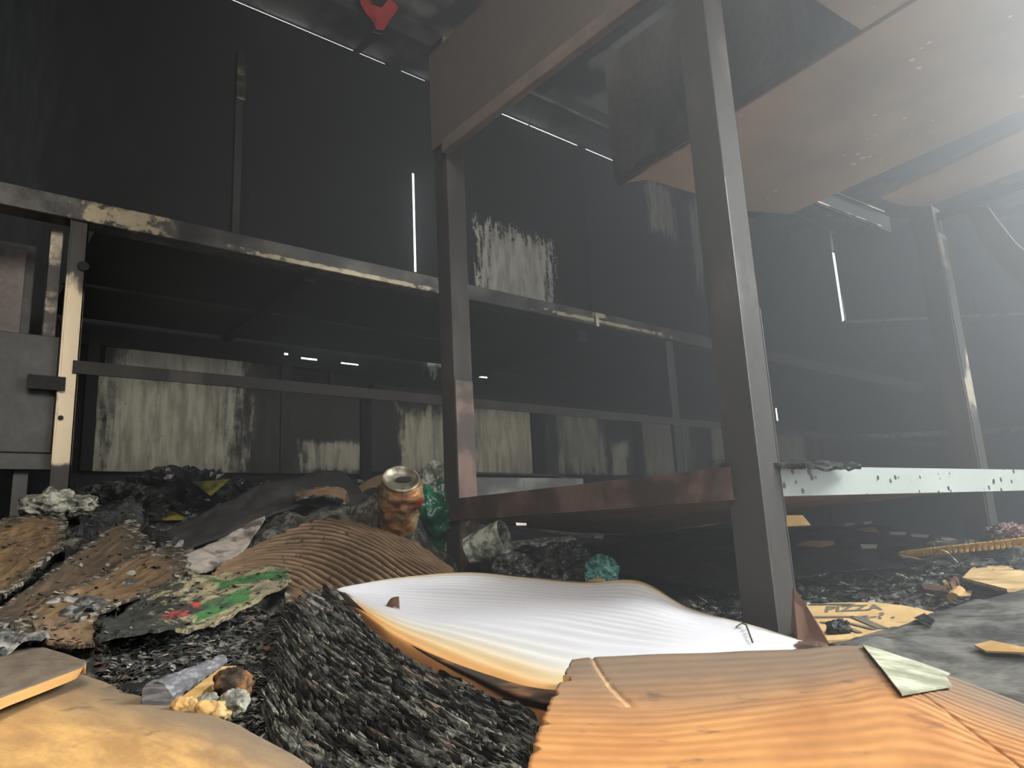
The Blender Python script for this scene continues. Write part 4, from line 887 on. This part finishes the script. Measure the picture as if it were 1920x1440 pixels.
scrap('wood_chip', both, [(1728, 1108), (1775, 1112), (1780, 1125), (1735, 1118)], M['rustbrown'], 'flat dark brown wood chip left of the curled strip', 'wood chip', th=0.004, off=0.006)
m = MB(); m.tube([S(1772, 1098, 1.15), S(1778, 1096, 1.15)], 0.007, 10); tag(m.build('cork_stub', M['woodraw']), 'small pale round stub touching the curled brown strip', 'stub')
m = MB(); m.tube([S(1788, 1122, 1.08), S(1800, 1108, 1.10)], [0.008, 0.007], 10); tag(m.build('wood_plug', M['woodraw']), 'pale end of a broken plug under the curled brown strip', 'stub')
tag(sheet('curled_strip', [[S(1780, 1086, 1.14), S(1790, 1080, 1.14), S(1798, 1088, 1.13)], [S(1782, 1096, 1.12), S(1793, 1098, 1.12), S(1799, 1100, 1.11)], [S(1790, 1108, 1.10), S(1797, 1112, 1.10), S(1800, 1112, 1.09)]], 12, 16, 0.002, M['rustbrown'], pix=False, ground=False), 'small upright curled brown strip among the rubble on the right', 'scrap')
scrap('pale_chip', both, [(1796, 1122), (1824, 1117), (1822, 1127), (1800, 1128)], M['cardlit'], 'small yellow chip in front of the curled brown strip', 'scrap', off=0.006)
# ash board decoration
ab = [o for o in bpy.data.objects if o.name == 'ash_board'][0]; atree = bvh(ab)
scrap('orange_leaf', atree, [(1828, 1220), (1860, 1212), (1935, 1228), (1935, 1236), (1850, 1232)], M['woodraw'], 'flat orange-brown scrap on the grey ash board', 'scrap', off=0.003)
scrap('black_flake', atree, [(1715, 1160), (1735, 1160), (1755, 1175), (1748, 1182), (1722, 1170)], M['char'], 'black oval flake on the upper edge of the grey ash board', 'debris', off=0.004)

# bright scraps below the shelf
sc_ = [([(1088, 997), (1110, 998), (1108, 1006), (1090, 1006)], 'whitescrap', 'leftmost small white scrap under the shelf'), ([(1113, 1002), (1132, 1003), (1130, 1010), (1114, 1009)], 'whitescrap', 'second small white scrap under the shelf'), ([(1136, 985), (1178, 985), (1164, 995)], 'cardlit', 'small orange-white triangular scrap under the shelf'), ([(1178, 995), (1206, 988), (1204, 992), (1180, 999)], 'whitescrap', 'thin white sliver right of the triangular scrap'),
       ([(1493, 1021), (1520, 1013), (1562, 1014), (1565, 1020), (1540, 1026)], 'cardlit', 'elongated cream scrap on the black film, right of the near post'), ([(1613, 1020), (1645, 1021), (1644, 1028), (1616, 1028)], 'whitescrap', 'white rectangular scrap on the black film'), ([(1606, 992), (1638, 987), (1650, 998), (1620, 997)], 'cardlit', 'yellowish wedge-shaped scrap under the silver beam'), ([(1668, 997), (1700, 997), (1698, 1003), (1670, 1002)], 'whitescrap', 'small pale scrap left of the white dash under the silver beam'), ([(1708, 1001), (1742, 1003), (1740, 1008), (1710, 1006)], 'whitescrap', 'white dash-shaped scrap under the silver beam'),
       ([(1583, 982), (1604, 980), (1602, 984), (1585, 985)], 'whitescrap', 'tiny white scrap beneath the shelf underside'), ([(1618, 978), (1636, 976), (1634, 981), (1620, 983)], 'whitescrap', 'tiny bright chip at the far edge below the shelf'), ([(1475, 966), (1505, 966), (1520, 984), (1475, 986)], 'cardlit', 'orange board corner showing just right of the near post'),
       ([(967, 980), (987, 981), (986, 984), (968, 984)], 'whitescrap', 'tiny white scrap under the left part of the shelf beam')]
for pts, mt, lab in sc_:
    cx_ = sum(p[0] for p in pts) / len(pts); cy_ = max(p[1] for p in pts)
    h = drape(both, cx_, cy_ + 3, 0.0); r_ = min(math.hypot(h.x, h.y), 1.6)
    m = MB(); m.prism([S(x, y, r_ - 0.008) for x, y in pts], (0.001, 0.001, -0.001))
    tag(m.build('paper_scrap', M[mt]), lab, 'scrap', 'bright scraps under the shelf')
# rope with a twisted wire
t = thing('braided_rope', 'yellow braided rope stretched across the rubble at the right edge', 'rope')
cp = np.array([S(1690, 1041, 1.25), S(1730, 1036, 1.24), S(1780, 1031, 1.22), S(1850, 1024, 1.18), S(1925, 1016, 1.14), S(2050, 1006, 1.08)]); cpath = catmull(cp, 160)
for s_ in range(2):
    pts = []
    for i, p in enumerate(cpath):
        a = i * 0.62 + s_ * math.pi; pts.append(Vector(p) + Vector((0.0, math.cos(a) * 0.0034, math.sin(a) * 0.0034)))
    m = MB(); m.tube(pts, 0.0028, 7); m.build('strand', M['rope'], t, smooth=True)
t = tag(bpy.data.objects.new('tie_wire', None), 'thin twisted wire knotted around the yellow rope', 'wire'); COL.objects.link(t)
for pl in ([(1690, 1042), (1730, 1050), (1748, 1045), (1760, 1030), (1750, 1020)], [(1760, 1030), (1775, 1035), (1795, 1055)], [(1758, 1018), (1785, 1017)]):
    m = MB(); m.tube([S(x, y, 1.21) for x, y in pl], 0.0014, 6); m.build('strand', M['wire'], t)
# pink-white tangle, far right
p = S(1890, 1003, 1.6); tag(blob('tangled_wrapper', p, (0.05, 0.03, 0.018), mottled('pink_wrapper', (0.25, 0.10, 0.09), (0.5, 0.42, 0.4), scale=70, rough=0.5), amp=0.6, scale=3, sub=5, seed=61, ridge=True), 'pinkish tangled wrapper beyond the rope at the right edge', 'wrapper')

# charred stick and foam bits, lower left
t = thing('charred_stick', 'grey charred stick split to raw yellow wood, on the left cardboard', 'stick')
a = Vector(S(292, 1322, .47)); b = Vector(S(418, 1250, .56)); n = 40
pts = [a.lerp(b, i / (n - 1)) + Vector((0, 0, 0.004)) for i in range(n)]
m = MB(); m.tube(pts, [0.0085 * (1 - 0.6 * i / (n - 1)) * (1 + 0.06 * math.sin(i * 1.3)) for i in range(n)], 16); 
m.v = [tuple(Vector(q) + Vector((mn.noise(Vector(q) * 160), mn.noise(Vector(q) * 160 + Vector((9, 0, 0))), mn.noise(Vector(q) * 200 + Vector((0, 9, 0))))) * 0.0022) for q in m.v]; m.build('burnt_wood', M['wood'], t)
a2 = Vector(S(350, 1318, .475)); b2 = Vector(S(430, 1256, .545)); m = MB(); m.bar(a2, b2, 0.009, 0.005); m.build('raw_wood', M['woodraw'], t)
for i, (px, py, r, s_, mt, lab) in enumerate(((341, 1325, .455, .0085, 'woodraw', 'round cut wood chip below the charred stick'), (368, 1325, .452, .007, 'cardlit', 'ochre crumb second from the charred stick'), (392, 1318, .455, .009, 'foam', 'pale bubbly foam crumb among the ochre crumbs'), (385, 1335, .445, .009, 'woodraw', 'ochre crumb at the edge of the left cardboard'), (440, 1318, .45, .012, 'foam', 'pale yellowish foam lump over the dark gap'), (437, 1285, .49, .016, 'rustlump', 'rusty brown singed lump behind the foam lump'), (410, 1335, .445, .009, 'cardlit', 'tan crumb between the foam lumps'))):
    tag(blob('singed_crumb', S(px, py, r), (s_ * .66, s_ * .66, s_ * 0.62), M[mt], amp=0.35, scale=1.3, seed=70 + i, sub=4), lab, 'crumb', 'singed crumbs by the charred stick')

# ================================================================== HAZE VOLUME STANDING IN FOR LENS GLARE
hz = boxo('glare_haze', (-0.88, -1.18, 0.02), (6.5, 2.27, 2.12), None) if False else None
m = MB(); m.box((0.16, -0.9, 0.01), (3.3, 2.26, 2.05)); hz = m.build('glare_haze', [bpy.data.materials.new('haze')])
hm = hz.data.materials[0]; hm.use_nodes = True; nt = hm.node_tree; nt.nodes.clear()
vs_ = nt.nodes.new('ShaderNodeVolumeScatter'); vs_.inputs['Density'].default_value = 0.46; vs_.inputs['Anisotropy'].default_value = 0.78; vs_.inputs['Color'].default_value = (0.93, 0.97, 1, 1)
no = nt.nodes.new('ShaderNodeOutputMaterial'); nt.links.new(vs_.outputs[0], no.inputs['Volume'])
tag(hz, 'thin bright haze volume added for the lens glare', 'haze', kind='stuff')

# ================================================================== put every thing's origin at its base
def kids(o): return [c for c in bpy.data.objects if c.parent == o]
for o in [x for x in bpy.data.objects if x.parent is None and x.type in ('MESH', 'EMPTY')]:
    fam = [o] + kids(o); fam += [g for c in kids(o) for g in kids(c)]
    ms = [x for x in fam if x.type == 'MESH' and len(x.data.vertices)]
    if not ms: continue
    co = np.vstack([np.array([v.co for v in x.data.vertices]) for x in ms]); lo, hi = co.min(0), co.max(0)
    base = Vector(((lo[0] + hi[0]) / 2, (lo[1] + hi[1]) / 2, lo[2]))
    for x in ms: x.data.transform(Matrix.Translation(-base))
    o.location = base
